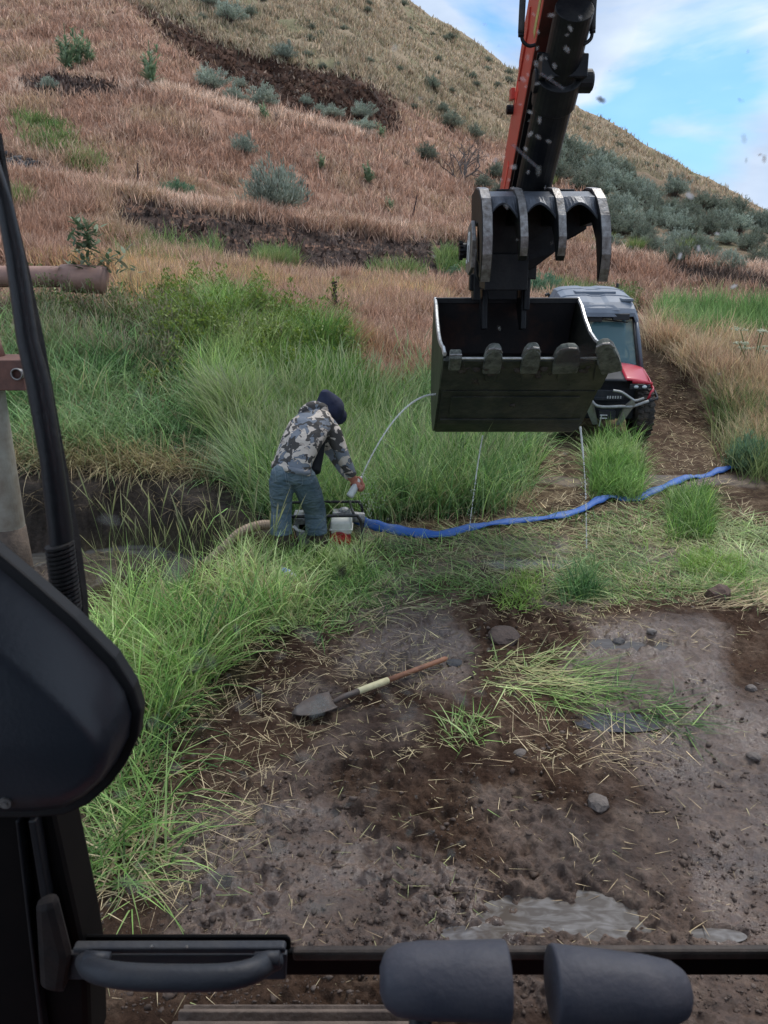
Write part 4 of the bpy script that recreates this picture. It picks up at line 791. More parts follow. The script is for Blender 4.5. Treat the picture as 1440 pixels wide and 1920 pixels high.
# wiper arm outside the glass
b = MB(); wa = [P(-30, 250, .86), P(8, 380, .86), P(28, 480, .86), P(52, 640, .86), P(72, 720, .86), P(96, 860, .86), P(112, 980, .86), P(124, 1100, .86), P(132, 1180, .86)]
b.tube(wa, [.006, .008, .0095, .011, .0125, .012, .0135, .014, .014], 14); WA = ex(b, 'wiper_arm', M_blackp, CB, smooth=True)
b = MB(); wb = [P(-8, 250, .88), P(10, 380, .88), P(38, 500, .88), P(66, 640, .88), P(88, 760, .88), P(112, 900, .88), P(132, 1010, .88), P(146, 1110, .88), P(152, 1200, .88)]
b.tube(wb, [.006, .008, .009, .010, .010, .011, .0115, .0115, .0115], 8); ex(b, 'wiper_blade', M_rubber, WA)
b = MB()
for k in range(16): c = Vector(P(111, 1020, .853)).lerp(P(126, 1140, .853), k / 15); b.tube([c, c + Vector((.0006, 0, -.0032))], .0165, 12)
ex(b, 'ribbed_bellows', M_rubber, WA)
# mirror housing, outside the pillar
mp_ = [(-220,850),(0,1040),(50,1082),(140,1160),(215,1235),(250,1290),(264,1335),(258,1385),(235,1435),(205,1475),(165,1510),(120,1530),(60,1535),(-220,1535)]
b = MB(); b.poly([P(a, c, .69) for a, c in mp_], (0, .02, 0)); MH = ex(b, 'mirror_housing', mat('mirror_rim_rubber', (.004, .004, .005), .6), bevel=.003)
def lerp2(p, q, t): return (p[0] + (q[0] - p[0]) * t, p[1] + (q[1] - p[1]) * t)
A_ = [(-220,880),(-10,1058),(128,1176),(200,1248),(234,1296),(247,1338),(242,1380),(221,1425),(194,1462),(158,1494),(118,1515),(60,1522),(-220,1522)]
B_ = [(-220,1060),(-20,1200),(70,1270),(140,1332),(178,1372),(192,1395),(196,1415),(193,1438),(184,1460),(155,1488),(116,1508),(60,1514),(-220,1514)]
C_ = [(-220,1100),(-40,1225),(50,1290),(118,1350),(150,1385),(162,1402),(166,1420),(162,1440),(155,1456),(135,1472),(106,1484),(56,1488),(-220,1488)]
b = MB(); rows = [[P(*p, .690) for p in A_], [P(*lerp2(p, q, .25), .678) for p, q in zip(A_, B_)], [P(*lerp2(p, q, .7), .664) for p, q in zip(A_, B_)], [P(*p, .652) for p in B_], [P(*p, .646) for p in C_], [P(-120, 1400, .645)] * len(C_)]
b.grid(rows); M_gloss = mat('smooth_black_shell', (.026, .031, .040), .36, 0, (.033, .038, .047), 8, .05, 200); ex(b, 'shell', M_gloss, MH, smooth=True)
b = MB(); c = P(12, 1502, .650); b.cyl(c, c + Vector((0, -.004, 0)), .006, 16); b.cyl(c + Vector((0, -.004, 0)), c + Vector((0, -.006, 0)), .003, 8); ex(b, 'screw', M_worn, MH)
# windscreen glass and the dirt on it
m = bpy.data.materials.new('clear_glass'); m.use_nodes = True; t = m.node_tree; t.nodes.remove(t.nodes['Principled BSDF']); tr = N(t, 'ShaderNodeBsdfTransparent'); tr.inputs[0].default_value = (1, 1, 1, 1); t.links.new(tr.outputs[0], t.nodes['Material Output'].inputs[0])
b = MB(); b.box((-.42, .782, 1.80), (.56, .787, 3.10)); WS = ex(b, 'windscreen', m, CB)
def splats(lst, name, Y=.779):
    V = []; C = []; A = []; T = []; n = 0
    for (px, py, r, col, al) in lst:
        c = P(px, py, Y); k = 12; rr = r / F * .80
        ph = random.random() * 6; el = random.uniform(.7, 1.2)
        V.append(tuple(c)); C.append(col); A.append(al)
        for j, (f, a_) in enumerate(((.45, al * .85), (.75, al * .45), (1, 0))):
            for i in range(k):
                q = 2 * math.pi * i / k; w_ = f * rr * (1 + .28 * math.sin(2 * q + ph) + .12 * math.sin(5 * q + ph * 2)); V.append((c.x + math.cos(q) * w_, c.y, c.z + math.sin(q) * w_ * el)); C.append(col); A.append(a_)
        for i in range(k): T.append((n, n + 1 + i, n + 1 + (i + 1) % k))
        for j in range(2):
            for i in range(k):
                a0 = n + 1 + j * k + i; a1 = n + 1 + j * k + (i + 1) % k; T += [(a0, a0 + k, a1), (a1, a0 + k, a1 + k)]
        n = len(V)
    V = np.array(V) - np.array(OX)
    return raw_mesh(name, V, None, DIRT, WS, col=np.array(C), tris=T, extra={'alpha': A})
DIRT = col_mat('glass_dirt')
dk, gy, wt, br = (.03, .028, .025), (.34, .37, .36), (.90, .92, .95), (.10, .07, .06)
sp = [(1080, 668, 40, dk, .93), (642, 1072, 15, dk, .9), (1127, 187, 9, br, .9), (1010, 320, 7, gy, .4), (598, 1325, 26, gy, .5), (580, 1190, 30, gy, .22), (330, 1070, 34, gy, .3), (395, 1240, 20, gy, .22), (330, 1440, 22, gy, .25), (520, 1590, 34, gy, .28), (600, 1700, 40, gy, .25), (420, 1650, 38, gy, .25), (250, 1660, 40, gy, .25), (500, 1520, 18, gy, .3),
      (205, 975, 22, gy, .25), (262, 740, 12, gy, .2), (740, 90, 8, wt, .3), (570, 1420, 22, gy, .2), (685, 1000, 20, gy, .12), (300, 1215, 8, dk, .6), (330, 1355, 8, dk, .7), (475, 1437, 7, dk, .7), (490, 1540, 12, gy, .35), (1395, 260, 8, gy, .3)]
for _ in range(34):
    t_ = random.random(); sp.append((1060 - 120 * t_ * 1.1 + random.gauss(0, 26), 15 + 380 * t_ ** 1.2, random.uniform(2.5, 6.5), wt, random.uniform(.15, .42)))
for _ in range(26): sp.append((random.uniform(560, 1440), random.uniform(20, 620), random.uniform(2, 5), random.choice((wt, gy)), random.uniform(.15, .4)))
for px, py, r in ((1293, 367, 8), (1376, 537, 7), (1275, 480, 5), (1310, 465, 5), (1345, 438, 4), (1433, 298, 6), (1425, 290, 4)): sp.append((px, py, r, wt, .85))
for _ in range(60): sp.append((random.uniform(160, 900), random.uniform(1150, 1745), random.uniform(5, 20), gy, random.uniform(.1, .28)))
for _ in range(40): sp.append((random.uniform(160, 1400), random.uniform(700, 1745), random.uniform(2, 5), random.choice((dk, gy)), random.uniform(.3, .6)))
tag(splats(sp, 'dirt_specks'), kind='stuff')
b = MB()
for (a, c), (e, f) in (((958, 272), (1010, 320)), ((1010, 138), (1055, 168))): b.poly([P(a, c, .779), P(a + 5, c - 3, .779), P(e + 4, f - 4, .779), P(e, f, .779)], (0, .0004, 0))
mk = mat('scratch', (.5, .52, .55), .7); mk.node_tree.nodes['Principled BSDF'].inputs['Alpha'].default_value = .22
ex(b, 'scratch', mk, WS)
# ------------------------------------------------------------------ UTILITY VEHICLE (local: nose towards -y)
UT = empty('utility_vehicle', (2.93, 10.47, .02), 'red and grey side-by-side utility vehicle parked on the dirt track behind the bucket', 'utility vehicle', rz=R(-3))
M_roof = mat('grey_roof_plastic', (.125, .15, .19), .5, 0, (.155, .18, .22), 6, .05)
M_redp = mat('red_body_plastic', (.42, .010, .032), .38, coat=.15)
M_dkp = mat('dark_body_plastic', (.02, .023, .028), .62, 0, (.035, .036, .04), 8, spec=.2)
M_alu = mat('silver_bumper_steel', (.32, .33, .33), .35, .6, (.22, .22, .21), 14)
M_tyre = mat('muddy_tyre_rubber', (.018, .017, .016), .8, 0, (.07, .055, .042), 9, .4, 70)
glass = bpy.data.materials.new('vehicle_glass'); glass.use_nodes = True; t = glass.node_tree; b_ = t.nodes['Principled BSDF']; b_.inputs['Base Color'].default_value = (.10, .20, .22, 1); b_.inputs['Roughness'].default_value = .06
tr = N(t, 'ShaderNodeBsdfTransparent'); tr.inputs[0].default_value = (.55, .72, .72, 1); ms = N(t, 'ShaderNodeMixShader'); ms.inputs[0].default_value = .62; t.links.new(tr.outputs[0], ms.inputs[1]); t.links.new(b_.outputs[0], ms.inputs[2]); t.links.new(ms.outputs[0], t.nodes['Material Output'].inputs[0])
def ut(mb, name, m, parent=UT, **k): return mb.build(name, m, parent, **k)
b = MB(); b.box((-.42, .25, .28), (.42, 2.9, .50)); b.box((-.60, 1.5, .50), (.60, 2.75, .92)); b.box((-.60, .78, .50), (-.57, 1.5, .9)); b.box((.57, .78, .50), (.60, 1.5, .9)); b.box((-.45, .3, .45), (.45, .8, .80)); BODY = ut(b, 'body', M_dkp, bevel=.03)
UT.scale = (.93, 1, 1.02); UT.location.x = 2.96
# hood: dark centre with two red fenders
def hoodgrid(x0, x1, n, dz=0, y0=.10, y1=.80):
    rows = []
    for j in range(9):
        v = j / 8; y = y0 + (y1 - y0) * v; row = []
        for i in range(n + 1):
            x = x0 + (x1 - x0) * i / n; z = .795 + .125 * math.sin(v * 1.35) - .10 * (abs(x) / .64) ** 3 * (1 - .3 * v) + dz; row.append((x * (1 - .05 * (1 - v)), y + .10 * (x / .6) ** 2 * (1 - v), z))
        rows.append(row)
    return rows
b = MB(); b.grid(hoodgrid(-.26, .26, 8, .012)); ut(b, 'hood', M_dkp, BODY, smooth=True, solid=.02)
for s in (-1, 1):
    b = MB(); b.grid(hoodgrid(.25 * s, .64 * s, 8, .028, .12, .80)); b.grid([[(s * x, y, z) for x, y, z in r] for r in ([(.33,.115,.775),(.50,.13,.77),(.64,.22,.73)], [(.33,.11,.815),(.50,.135,.805),(.635,.23,.775)])])
    b.grid([[(s * .55, .10, .56), (s * .665, .22, .58), (s * .67, .52, .66), (s * .66, .80, .74)], [(s * .60, .13, .66), (s * .668, .24, .70), (s * .672, .52, .78), (s * .66, .80, .86)]]); ut(b, 'red_fender', M_redp, BODY, smooth=True, solid=.018)
    b = MB(); b.grid([[(s * .57, .06, .545), (s * .72, .18, .55), (s * .735, .40, .60), (s * .72, .70, .60)], [(s * .57, .10, .575), (s * .73, .20, .585), (s * .74, .40, .64), (s * .72, .72, .64)]]); ut(b, 'mud_guard', M_dkp, BODY, smooth=True, solid=.02)
    b = MB(); b.poly([(s * .30, .10, .70), (s * .56, .13, .695), (s * .60, .16, .755), (s * .30, .10, .765)], (0, .05, 0)); hl = ut(b, 'headlight', M_blackp if False else M_dkp, bevel=.006)
    b = MB()
    for xx in (.385, .50): b.ball((s * xx, .108, .732), .026, 2, (1.35, .5, .8))
    ut(b, 'lamp_lens', mat('lamp_glass', (.55, .6, .62), .12), hl, smooth=True)
b = MB(); b.box((-.22, .085, .56), (.22, .13, .69)); b.box((-.20, .07, .555), (.20, .09, .60)); ut(b, 'grille', M_dkp, BODY, bevel=.01)
b = MB()
for k in range(6): x = -.02 + .036 * k; b.box((x, .060, .585), (x + .018, .070, .618)); b.box((x + .006, .058, .597), (x + .012, .0715, .606))
ut(b, 'front_lettering', mat('grey_letters', (.45, .46, .46), .5), BODY)
# windscreen, frame, roof
wsb = [(-.57, .80, .915), (.57, .80, .915)]; wst = [(-.52, 1.18, 1.52), (.52, 1.18, 1.52)]
b = MB(); b.grid([[(-.57 + 1.14 * i / 6, .80 + .03 * (i / 3 - 1) ** 2, .905) for i in range(7)], [(-.55 + 1.10 * i / 6, .99 + .03 * (i / 3 - 1) ** 2, 1.22) for i in range(7)], [(-.52 + 1.04 * i / 6, 1.17 + .03 * (i / 3 - 1) ** 2, 1.52) for i in range(7)]]); ut(b, 'windscreen', glass, smooth=True)
CG = MB()
for s in (-1, 1):
    CG.tube([(s * .63, .80, .84), (s * .60, 1.02, 1.22), (s * .565, 1.20, 1.55)], .035, 10); CG.tube([(s * .62, 1.9, .84), (s * .58, 1.95, 1.55)], .032, 10); CG.tube([(s * .565, 1.20, 1.58), (s * .58, 1.95, 1.66), (s * .57, 2.35, 1.66)], .03, 10)
CG = ut(CG, 'roll_cage', mat('grey_cage_tube', (.10, .115, .14), .4, .3), smooth=True)
b = MB(); b.tube([(-.575, .815, .895), (0, .785, .895), (.575, .815, .895)], .022, 8); b.tube([(-.53, 1.17, 1.52), (.53, 1.17, 1.52)], .024, 8); b.tube([(-.575, .815, .90), (-.53, 1.17, 1.52)], .02, 8); b.tube([(.575, .815, .90), (.53, 1.17, 1.52)], .02, 8); ut(b, 'windscreen_seal', M_rubber, CG, smooth=True)
rows = []
for y, zc, wv, dr in ((1.02, 1.53, .585, .0), (1.03, 1.585, .60, .01), (1.07, 1.64, .605, .02), (1.16, 1.70, .605, .03), (1.45, 1.765, .60, .035), (1.46, 1.785, .60, .035), (1.85, 1.835, .59, .04), (1.86, 1.85, .59, .04), (2.25, 1.86, .585, .045), (2.42, 1.83, .57, .05), (2.44, 1.72, .56, .05)):
    row = []
    for i in range(17):
        u = -1 + i / 8; z = zc - dr * abs(u) ** 3 - (.10 if abs(u) > .99 else 0) - .025 * (abs(u) > .93); z += .014 * (1 if .18 < abs(u) < .8 and 1.15 < y < 2.3 else 0); row.append((u * wv, y + .10 * u * u * (1 if y < 1.3 else 0), z))
    rows.append(row)
b = MB(); b.grid(rows); RF = ut(b, 'roof', M_roof, solid=.02, bevel=.006, sub=0)
b = MB(); b.poly([(-.42, 1.045, 1.612), (.30, 1.045, 1.612), (.20, 1.10, 1.675), (-.36, 1.10, 1.675)], (0, .02, .02)); b.box((-.30, 1.50, 1.79), (.32, 1.82, 1.845)); b.box((.34, 1.2, 1.72), (.52, 1.5, 1.765)); ut(b, 'roof_rib', M_roof, RF, bevel=.012)
b = MB(); b.box((.20, 1.03, 1.49), (.44, 1.12, 1.575)); b.tube([(-.10, 1.09, 1.50), (.12, 1.11, 1.485), (.44, 1.10, 1.455)], .010, 6); b.box((-.22, 1.08, 1.46), (.05, 1.13, 1.52)); ut(b, 'wiper_motor', M_blackp, CG, bevel=.008)
b = MB(); b.tube([(-.55, 2.3, 1.70), (-.60, 2.3, 1.76), (-.64, 2.28, 1.74)], .025, 8); ut(b, 'roof_mirror', M_blackp, RF); b = MB(); b.cyl((.50, 2.2, 1.86), (.50, 2.2, 1.92), .022, 8); ut(b, 'antenna_mount', M_blackp, RF)
b = MB(); b.tube([(.30 + .17 * math.cos(a), .98 + .03 * math.sin(a), 1.02 + .16 * math.sin(a)) for a in np.linspace(0, 2 * math.pi, 25)], .014, 8, cap=False); b.tube([(.30, 1.0, 1.02), (.30, 1.15, .90)], .02, 8); ut(b, 'steering_wheel', M_blackp, CG, smooth=True)
b = MB(); b.box((-.56, 1.35, .6), (.56, 1.75, .85)); b.box((-.56, 1.72, .8), (-.05, 1.84, 1.40)); b.box((.05, 1.72, .8), (.56, 1.84, 1.40)); ut(b, 'seat', mat('grey_seat', (.06, .065, .07), .7), BODY, bevel=.05)
# bumper
b = MB(); b.tube(smooth_path([(-.42, .05, .635), (-.30, -.02, .62), (-.16, -.03, .50), (.16, -.03, .50), (.30, -.03, .50), (.56, .06, .555)], 5), .021, 10); b.tube(smooth_path([(.04, .0, .70), (.16, -.02, .68), (.30, -.03, .60), (.36, -.02, .575), (.48, .02, .60)], 5), .018, 10); b.tube(smooth_path([(-.56, .06, .555), (-.3, -.03, .50)], 3), .02, 10)
b.poly([(.22, -.055, .52), (.30, -.06, .60), (.36, -.05, .54), (.20, .02, .25), (.12, .02, .25)], (0, .03, 0)); b.poly([(-.22, -.055, .52), (-.30, -.06, .60), (-.36, -.05, .54), (-.20, .02, .25), (-.12, .02, .25)], (0, .03, 0)); ut(b, 'bumper', M_alu, bevel=0, smooth=False)
b = MB(); b.box((-.13, -.01, .32), (.10, .10, .44)); b.tube([(-.14, -.02, .36), (-.02, -.02, .36)], .012, 8); wn = ut(b, 'winch', M_dkp, bevel=.01)
b = MB(); b.tube([(-.12, -.035, .385), (-.02, -.035, .385)], .008, 6); b.tube([(-.12, -.035, .345), (-.02, -.035, .345)], .008, 6); b.tube([(-.10, -.035, .385), (-.12, -.035, .24)], .01, 6); ut(b, 'winch_hook', M_edge, wn)
for s in (-1, 1):
    b = MB()
    for z in (.33, .42): b.tube([(s * .15, .42, z), (s * .52, .38, z - .03)], .018, 8)
    b.tube([(s * .30, .40, .72), (s * .45, .38, .36)], .03, 10); ut(b, 'suspension', M_dkp, smooth=True)
def wheel(x, y, s):
    b = MB(); r = .345; w_ = .125; pr = [(-w_, .20), (-w_ * 1.02, .27), (-w_ * .95, .315), (-w_ * .6, r), (0, r + .004), (w_ * .6, r), (w_ * .95, .315), (w_ * 1.02, .27), (w_, .20)]
    rows = [[(x + a, y + q * math.cos(t_), .345 + q * math.sin(t_)) for a, q in pr] for t_ in np.linspace(0, 2 * math.pi, 41)]
    b.grid(rows); bmesh.ops.remove_doubles(b.bm, verts=b.bm.verts, dist=.0005); W = ut(b, 'wheel', M_tyre, smooth=True)
    b = MB()
    for k in range(26):
        t_ = 2 * math.pi * k / 26
        for j, (a0, a1) in enumerate(((-.125, -.045), (-.035, .035), (.045, .125))):
            tt = t_ + (.12 if j == 1 else 0); Mx = Matrix.Translation((x, y, .345)) @ Matrix.Rotation(tt, 4, 'X') @ Matrix.Rotation((j - 1) * .35, 4, 'Z')
            b.box((a0, -.020, r - .03), (a1, .020, r + .016), Mx)
    ut(b, 'tread_blocks', M_tyre, W, bevel=.004)
    b = MB(); b.cyl((x + s * .03, y, .345), (x + s * .10, y, .345), .19, 24); b.cyl((x + s * .09, y, .345), (x + s * .12, y, .345), .05, 12); ut(b, 'rim', M_dkp, W, bevel=.01)
for x, y in ((.555, .40), (-.555, .40), (.555, 2.35), (-.555, 2.35)): wheel(x, y, 1 if x > 0 else -1)

# ------------------------------------------------------------------ PERSON
def camo():
    m = bpy.data.materials.new('camouflage_cloth'); m.use_nodes = True; t = m.node_tree; b = t.nodes['Principled BSDF']; b.inputs['Roughness'].default_value = .85
    tc = N(t, 'ShaderNodeTexCoord'); prev = None
    layers = [((.50, .44, .38), None, 0, 0, 0), ((.15, .17, .20), 5.2, .0, .485, .008), ((.055, .05, .047), 6.5, 3.1, .535, .008), ((.40, .34, .29), 9.5, 7.7, .64, .006)]
    out_ = None
    for col, sc, off, th, ow in layers:
        rgb = N(t, 'ShaderNodeRGB'); rgb.outputs[0].default_value = (*col, 1)
        if sc is None: out_ = rgb.outputs[0]; continue
        mp = N(t, 'ShaderNodeMapping'); mp.inputs['Location'].default_value = (off, off * .7, -off); mp.inputs['Scale'].default_value = (1, 1, 1.35)
        n = N(t, 'ShaderNodeTexNoise'); n.inputs['Scale'].default_value = sc * 1.35; n.inputs['Detail'].default_value = 2.2; n.inputs['Distortion'].default_value = .7; n.inputs['Roughness'].default_value = .55
        t.links.new(tc.outputs['Object'], mp.inputs[0]); t.links.new(mp.outputs[0], n.inputs['Vector'])
        for (c_, thr) in ((None, th - ow), (rgb.outputs[0], th)):
            g1 = N(t, 'ShaderNodeMath', operation='GREATER_THAN'); g1.inputs[1].default_value = thr; t.links.new(n.outputs[0], g1.inputs[0])
            mx = N(t, 'ShaderNodeMixRGB'); t.links.new(g1.outputs[0], mx.inputs[0]); t.links.new(out_, mx.inputs[1])
            if c_ is None: mx.inputs[2].default_value = (.015, .018, .025, 1)
            else: t.links.new(c_, mx.inputs[2])
            out_ = mx.outputs[0]
    t.links.new(out_, b.inputs['Base Color'])
    n2 = N(t, 'ShaderNodeTexNoise'); n2.inputs['Scale'].default_value = 9; n2.inputs['Detail'].default_value = 3; bp = N(t, 'ShaderNodeBump'); bp.inputs['Strength'].default_value = .9; bp.inputs['Distance'].default_value = .03
    t.links.new(tc.outputs['Object'], n2.inputs['Vector']); t.links.new(n2.outputs[0], bp.inputs['Height']); t.links.new(bp.outputs[0], b.inputs['Normal'])
    return m
PO = Vector((-.79, 6.5, 0)); PE = empty('person', PO, 'person bent over in camouflage jacket, dark hood and jeans, holding a bottle under the water', 'person')
def pe(mb, name, m, parent=PE, **k): return mb.build(name, m, parent, org=PO, **k)
M_skin = mat('skin', (.40, .15, .10), .55, 0, (.34, .12, .08), 20); M_camo = camo()
def jeans_m():
    m = mat('blue_denim', (.055, .092, .12), .85, 0, (.135, .18, .205), 7, .0, lo=.35, hi=.72); t = m.node_tree; b = t.nodes['Principled BSDF']; tc = N(t, 'ShaderNodeTexCoord')
    mp = N(t, 'ShaderNodeMapping'); mp.inputs['Scale'].default_value = (1, 1, 2.2); mp.inputs['Rotation'].default_value = (.3, .5, 0)
    n2 = N(t, 'ShaderNodeTexNoise'); n2.inputs['Scale'].default_value = 9; n2.inputs['Detail'].default_value = 3; n2.inputs['Distortion'].default_value = .8; bp = N(t, 'ShaderNodeBump'); bp.inputs['Strength'].default_value = 1; bp.inputs['Distance'].default_value = .035
    t.links.new(tc.outputs['Object'], mp.inputs[0]); t.links.new(mp.outputs[0], n2.inputs['Vector']); t.links.new(n2.outputs[0], bp.inputs['Height']); t.links.new(bp.outputs[0], b.inputs['Normal']); return m
M_jean = jeans_m(); M_navy = mat('navy_hood_cloth', (.012, .016, .040), .9, 0, (.02, .026, .055), 12, .5, 18); M_side = mat('black_fleece', (.008, .009, .012), .9)
tp = [P(546, 880, 6.47), P(552, 858, 6.50), P(563, 832, 6.56), P(577, 806, 6.66), P(593, 788, 6.77), P(606, 778, 6.86)]
PLs, PRs = P(566, 784, 6.93), P(620, 803, 6.73); Wd = (PRs - PLs).normalized(); Tn = Wd.cross((tp[4] - tp[0]).normalized()).normalized()
b = MB(); b.tube(tp, [.185, .178, .185, .195, .180, .085], 22, sy=[.118, .115, .125, .13, .115, .075], up=Tn)
sh_r = [P(612, 797, 6.76), P(625, 812, 6.73), P(637, 840, 6.72), P(645, 862, 6.73), P(654, 880, 6.745), P(661, 893, 6.75)]
b.tube(sh_r, [.085, .078, .066, .062, .055, .046], 16); b.tube([P(585, 785, 6.83), P(612, 797, 6.76)], [.10, .085], 14)
b.tube([P(585, 792, 6.88), P(600, 812, 7.02), P(625, 850, 7.06), P(645, 880, 6.98), P(657, 895, 6.86)], [.095, .075, .062, .056, .045], 14)
JK = pe(b, 'jacket', M_camo, remesh=.011, smo=6)
b = MB(); b.tube(smooth_path([P(562, 787, 6.78), P(570, 772, 6.77), P(585, 763, 6.78), P(602, 764, 6.80), P(613, 772, 6.81)], 4), [.030] * 3 + [.046] * 4 + [.052] * 4 + [.046] * 4 + [.03] * 2, 12); b.tube(smooth_path([P(570, 784, 6.75), P(588, 775, 6.74), P(606, 778, 6.76)], 4), .034, 12); pe(b, 'jacket_hood', M_camo, JK, remesh=.009, smo=4)
b = MB(); b.tube([P(598, 812, 6.86), P(592, 850, 6.68), P(588, 886, 6.56)], [.07, .072, .06], 12, up=Tn); pe(b, 'black_side_panel', M_side, JK, remesh=.011, smo=4)
# hem of the jacket
b = MB(); b.tube([P(545, 884, 6.47), P(547, 873, 6.48)], [.194, .190], 22, sy=[.125, .124], up=Tn); pe(b, 'jacket_hem', M_camo, JK, smooth=True)
b = MB(); hc = P(621, 766, 6.93); b.ball(hc, .118, 3, (1, 1.1, 1.02)); b.tube([hc, P(612, 750, 6.90), P(608, 732, 6.88)], [.120, .100, .030], 14); b.ball(P(634, 780, 6.98), .082, 2); b.tube([P(600, 778, 6.85), P(612, 768, 6.9)], [.095, .11], 14); pe(b, 'hood', M_navy, remesh=.009, smo=5)
b = MB()       # jeans
b.tube([P(549, 868, 6.49), P(549, 884, 6.48), P(550, 905, 6.47)], [.165, .176, .15], 20, sy=[.11, .125, .11], up=Tn)
b.ball(P(528, 893, 6.42), .105, 2, (.95, .9, 1.05)); b.ball(P(570, 898, 6.46), .108, 2, (1, .9, 1.05))
Lg = [P(528, 900, 6.44), P(527, 930, 6.47), P(528, 957, 6.50), P(527, 982, 6.46), P(527, 1002, 6.44)]; Rg = [P(571, 903, 6.49), P(582, 930, 6.56), P(590, 955, 6.64), P(592, 980, 6.63), P(594, 1002, 6.61)]
b.tube(Lg, [.108, .098, .088, .090, .094], 18); b.tube(Rg, [.112, .108, .096, .092, .096], 18)
for L_ in (Lg, Rg):
    for k, (f, r_) in enumerate(((.15, .098), (.45, .10), (.8, .102))): c = L_[3].lerp(L_[4], f); b.tube([c + Vector((0, 0, .008)), c, c - Vector((0, 0, .008))], [r_ - .014, r_, r_ - .014], 16)
JN = pe(b, 'jeans', M_jean, remesh=.010, smo=4)
# boots and body
for L_, s in ((Lg, -1), (Rg, 1)):
    a = L_[4]; f = Vector((a.x + .02, a.y + .02, 0)); b = MB(); b.tube([a + Vector((0, 0, .03)), a - Vector((0, 0, .06)), Vector((f.x, f.y, .09)), Vector((f.x, f.y, .02))], [.066, .070, .066, .060], 16); b.tube([Vector((f.x - .02, f.y - .04, .035)), Vector((f.x + .03, f.y + .08, .045)), Vector((f.x + .06, f.y + .17, .035)), Vector((f.x + .07, f.y + .20, .03))], [.045, .052, .048, .03], 14, sy=[.04, .05, .038, .025])
    pe(b, 'boot', mat('brown_boot_leather', (.055, .035, .026), .6, 0, (.03, .022, .018), 10), remesh=.008, smo=2)
b = MB(); b.tube([p for p in tp], [.15, .14, .15, .16, .14, .06], 16, sy=[.09, .09, .1, .1, .09, .06], up=Tn); b.tube([tp[4], P(612, 772, 6.9)], .055, 12); b.ball(hc + Vector((.01, .01, -.005)), .095, 3, (.85, 1, 1.12))
fd = Vector((.55, .55, -.55)).normalized(); sd_ = fd.cross(Vector((0, 0, 1))).normalized(); ud = sd_.cross(fd)
b.ball(hc + fd * .105, .016, 2); b.tube([hc + fd * .095 + ud * .035, hc + fd * .122 - ud * .002], [.008, .014], 8); b.ball(hc + fd * .085 - ud * .07, .04, 2); b.tube([hc + fd * .10 - ud * .038 - sd_ * .022, hc + fd * .104 - ud * .038 + sd_ * .022], .007, 8)
for s in (-1, 1): b.ball(hc + fd * .088 + ud * .022 + sd_ * s * .033, .014, 2); b.ball(hc + sd_ * s * .088, .026, 2, (.5, 1, 1.2))
b.tube(sh_r, [.05, .05, .045, .04, .036, .028], 12); b.tube([P(585, 792, 6.88), P(600, 812, 7.02), P(625, 850, 7.06), P(645, 880, 6.98), P(657, 895, 6.86)], [.05, .045, .042, .036, .028], 12)
b.tube(Lg + [Vector((Lg[4].x, Lg[4].y, .06))], [.07, .065, .055, .05, .04, .04], 12); b.tube(Rg + [Vector((Rg[4].x, Rg[4].y, .06))], [.07, .07, .06, .05, .04, .04], 12)
# right hand closed round the bottle
BA, BB_ = P(655, 931, 6.70), P(679, 893, 6.80); bx_ = (BB_ - BA).normalized(); hcn = BA.lerp(BB_, .60); perp = bx_.cross(Vector((0, 1, 0))).normalized(); q2 = bx_.cross(perp).normalized()
wr = P(661, 893, 6.75); b.tube([wr, wr.lerp(hcn - q2 * .03 - bx_ * 0, .6), hcn + perp * -.030 - Vector((0, .02, 0))], [.028, .034, .030], 12)
def on(a, r, h): return hcn + (perp * math.cos(a) + q2 * math.sin(a)) * r + bx_ * h
b.tube([on(a, .052, 0) for a in np.linspace(2.2, 3.6, 5)], .026, 12, sy=.040)
for k, (h, ln_, r_) in enumerate(((.036, 3.0, .0095), (.013, 3.3, .010), (-.010, 3.1, .0098), (-.032, 2.7, .0085))):
    b.tube([on(3.4 + ln_ * t_, .0475 + .004 * math.sin(t_ * 9), h + .004 * math.sin(3 * t_)) for t_ in np.linspace(0, 1, 9)], [r_ * 1.1, r_, r_ * 1.08, r_, r_, r_ * 1.04, r_ * .95, r_ * .9, r_ * .7], 8)
b.tube([on(2.2, .055, .02), on(1.6, .052, .045), on(1.1, .047, .052), on(.6, .045, .050)], [.014, .012, .011, .008], 8)
wl = P(657, 895, 6.86); b.tube([wl, wl + Vector((.03, -.02, -.03))], [.028, .03], 10); hl_ = wl + Vector((.045, -.02, -.05)); b.ball(hl_, .034, 2, (1, .8, 1.1))
for k in range(4): s0 = hl_ + Vector((.012, -.02 + .016 * k, -.01)); b.tube([s0, s0 + Vector((.028, 0, -.02)), s0 + Vector((.030, -.004, -.045)), s0 + Vector((.012, -.006, -.058))], [.0095, .009, .0085, .0065], 8)
b.tube([hl_ + Vector((-.01, -.025, 0)), hl_ + Vector((.01, -.045, -.02)), hl_ + Vector((.022, -.045, -.04))], [.012, .010, .008], 8)
pe(b, 'body', M_skin, remesh=.0052, smo=1)
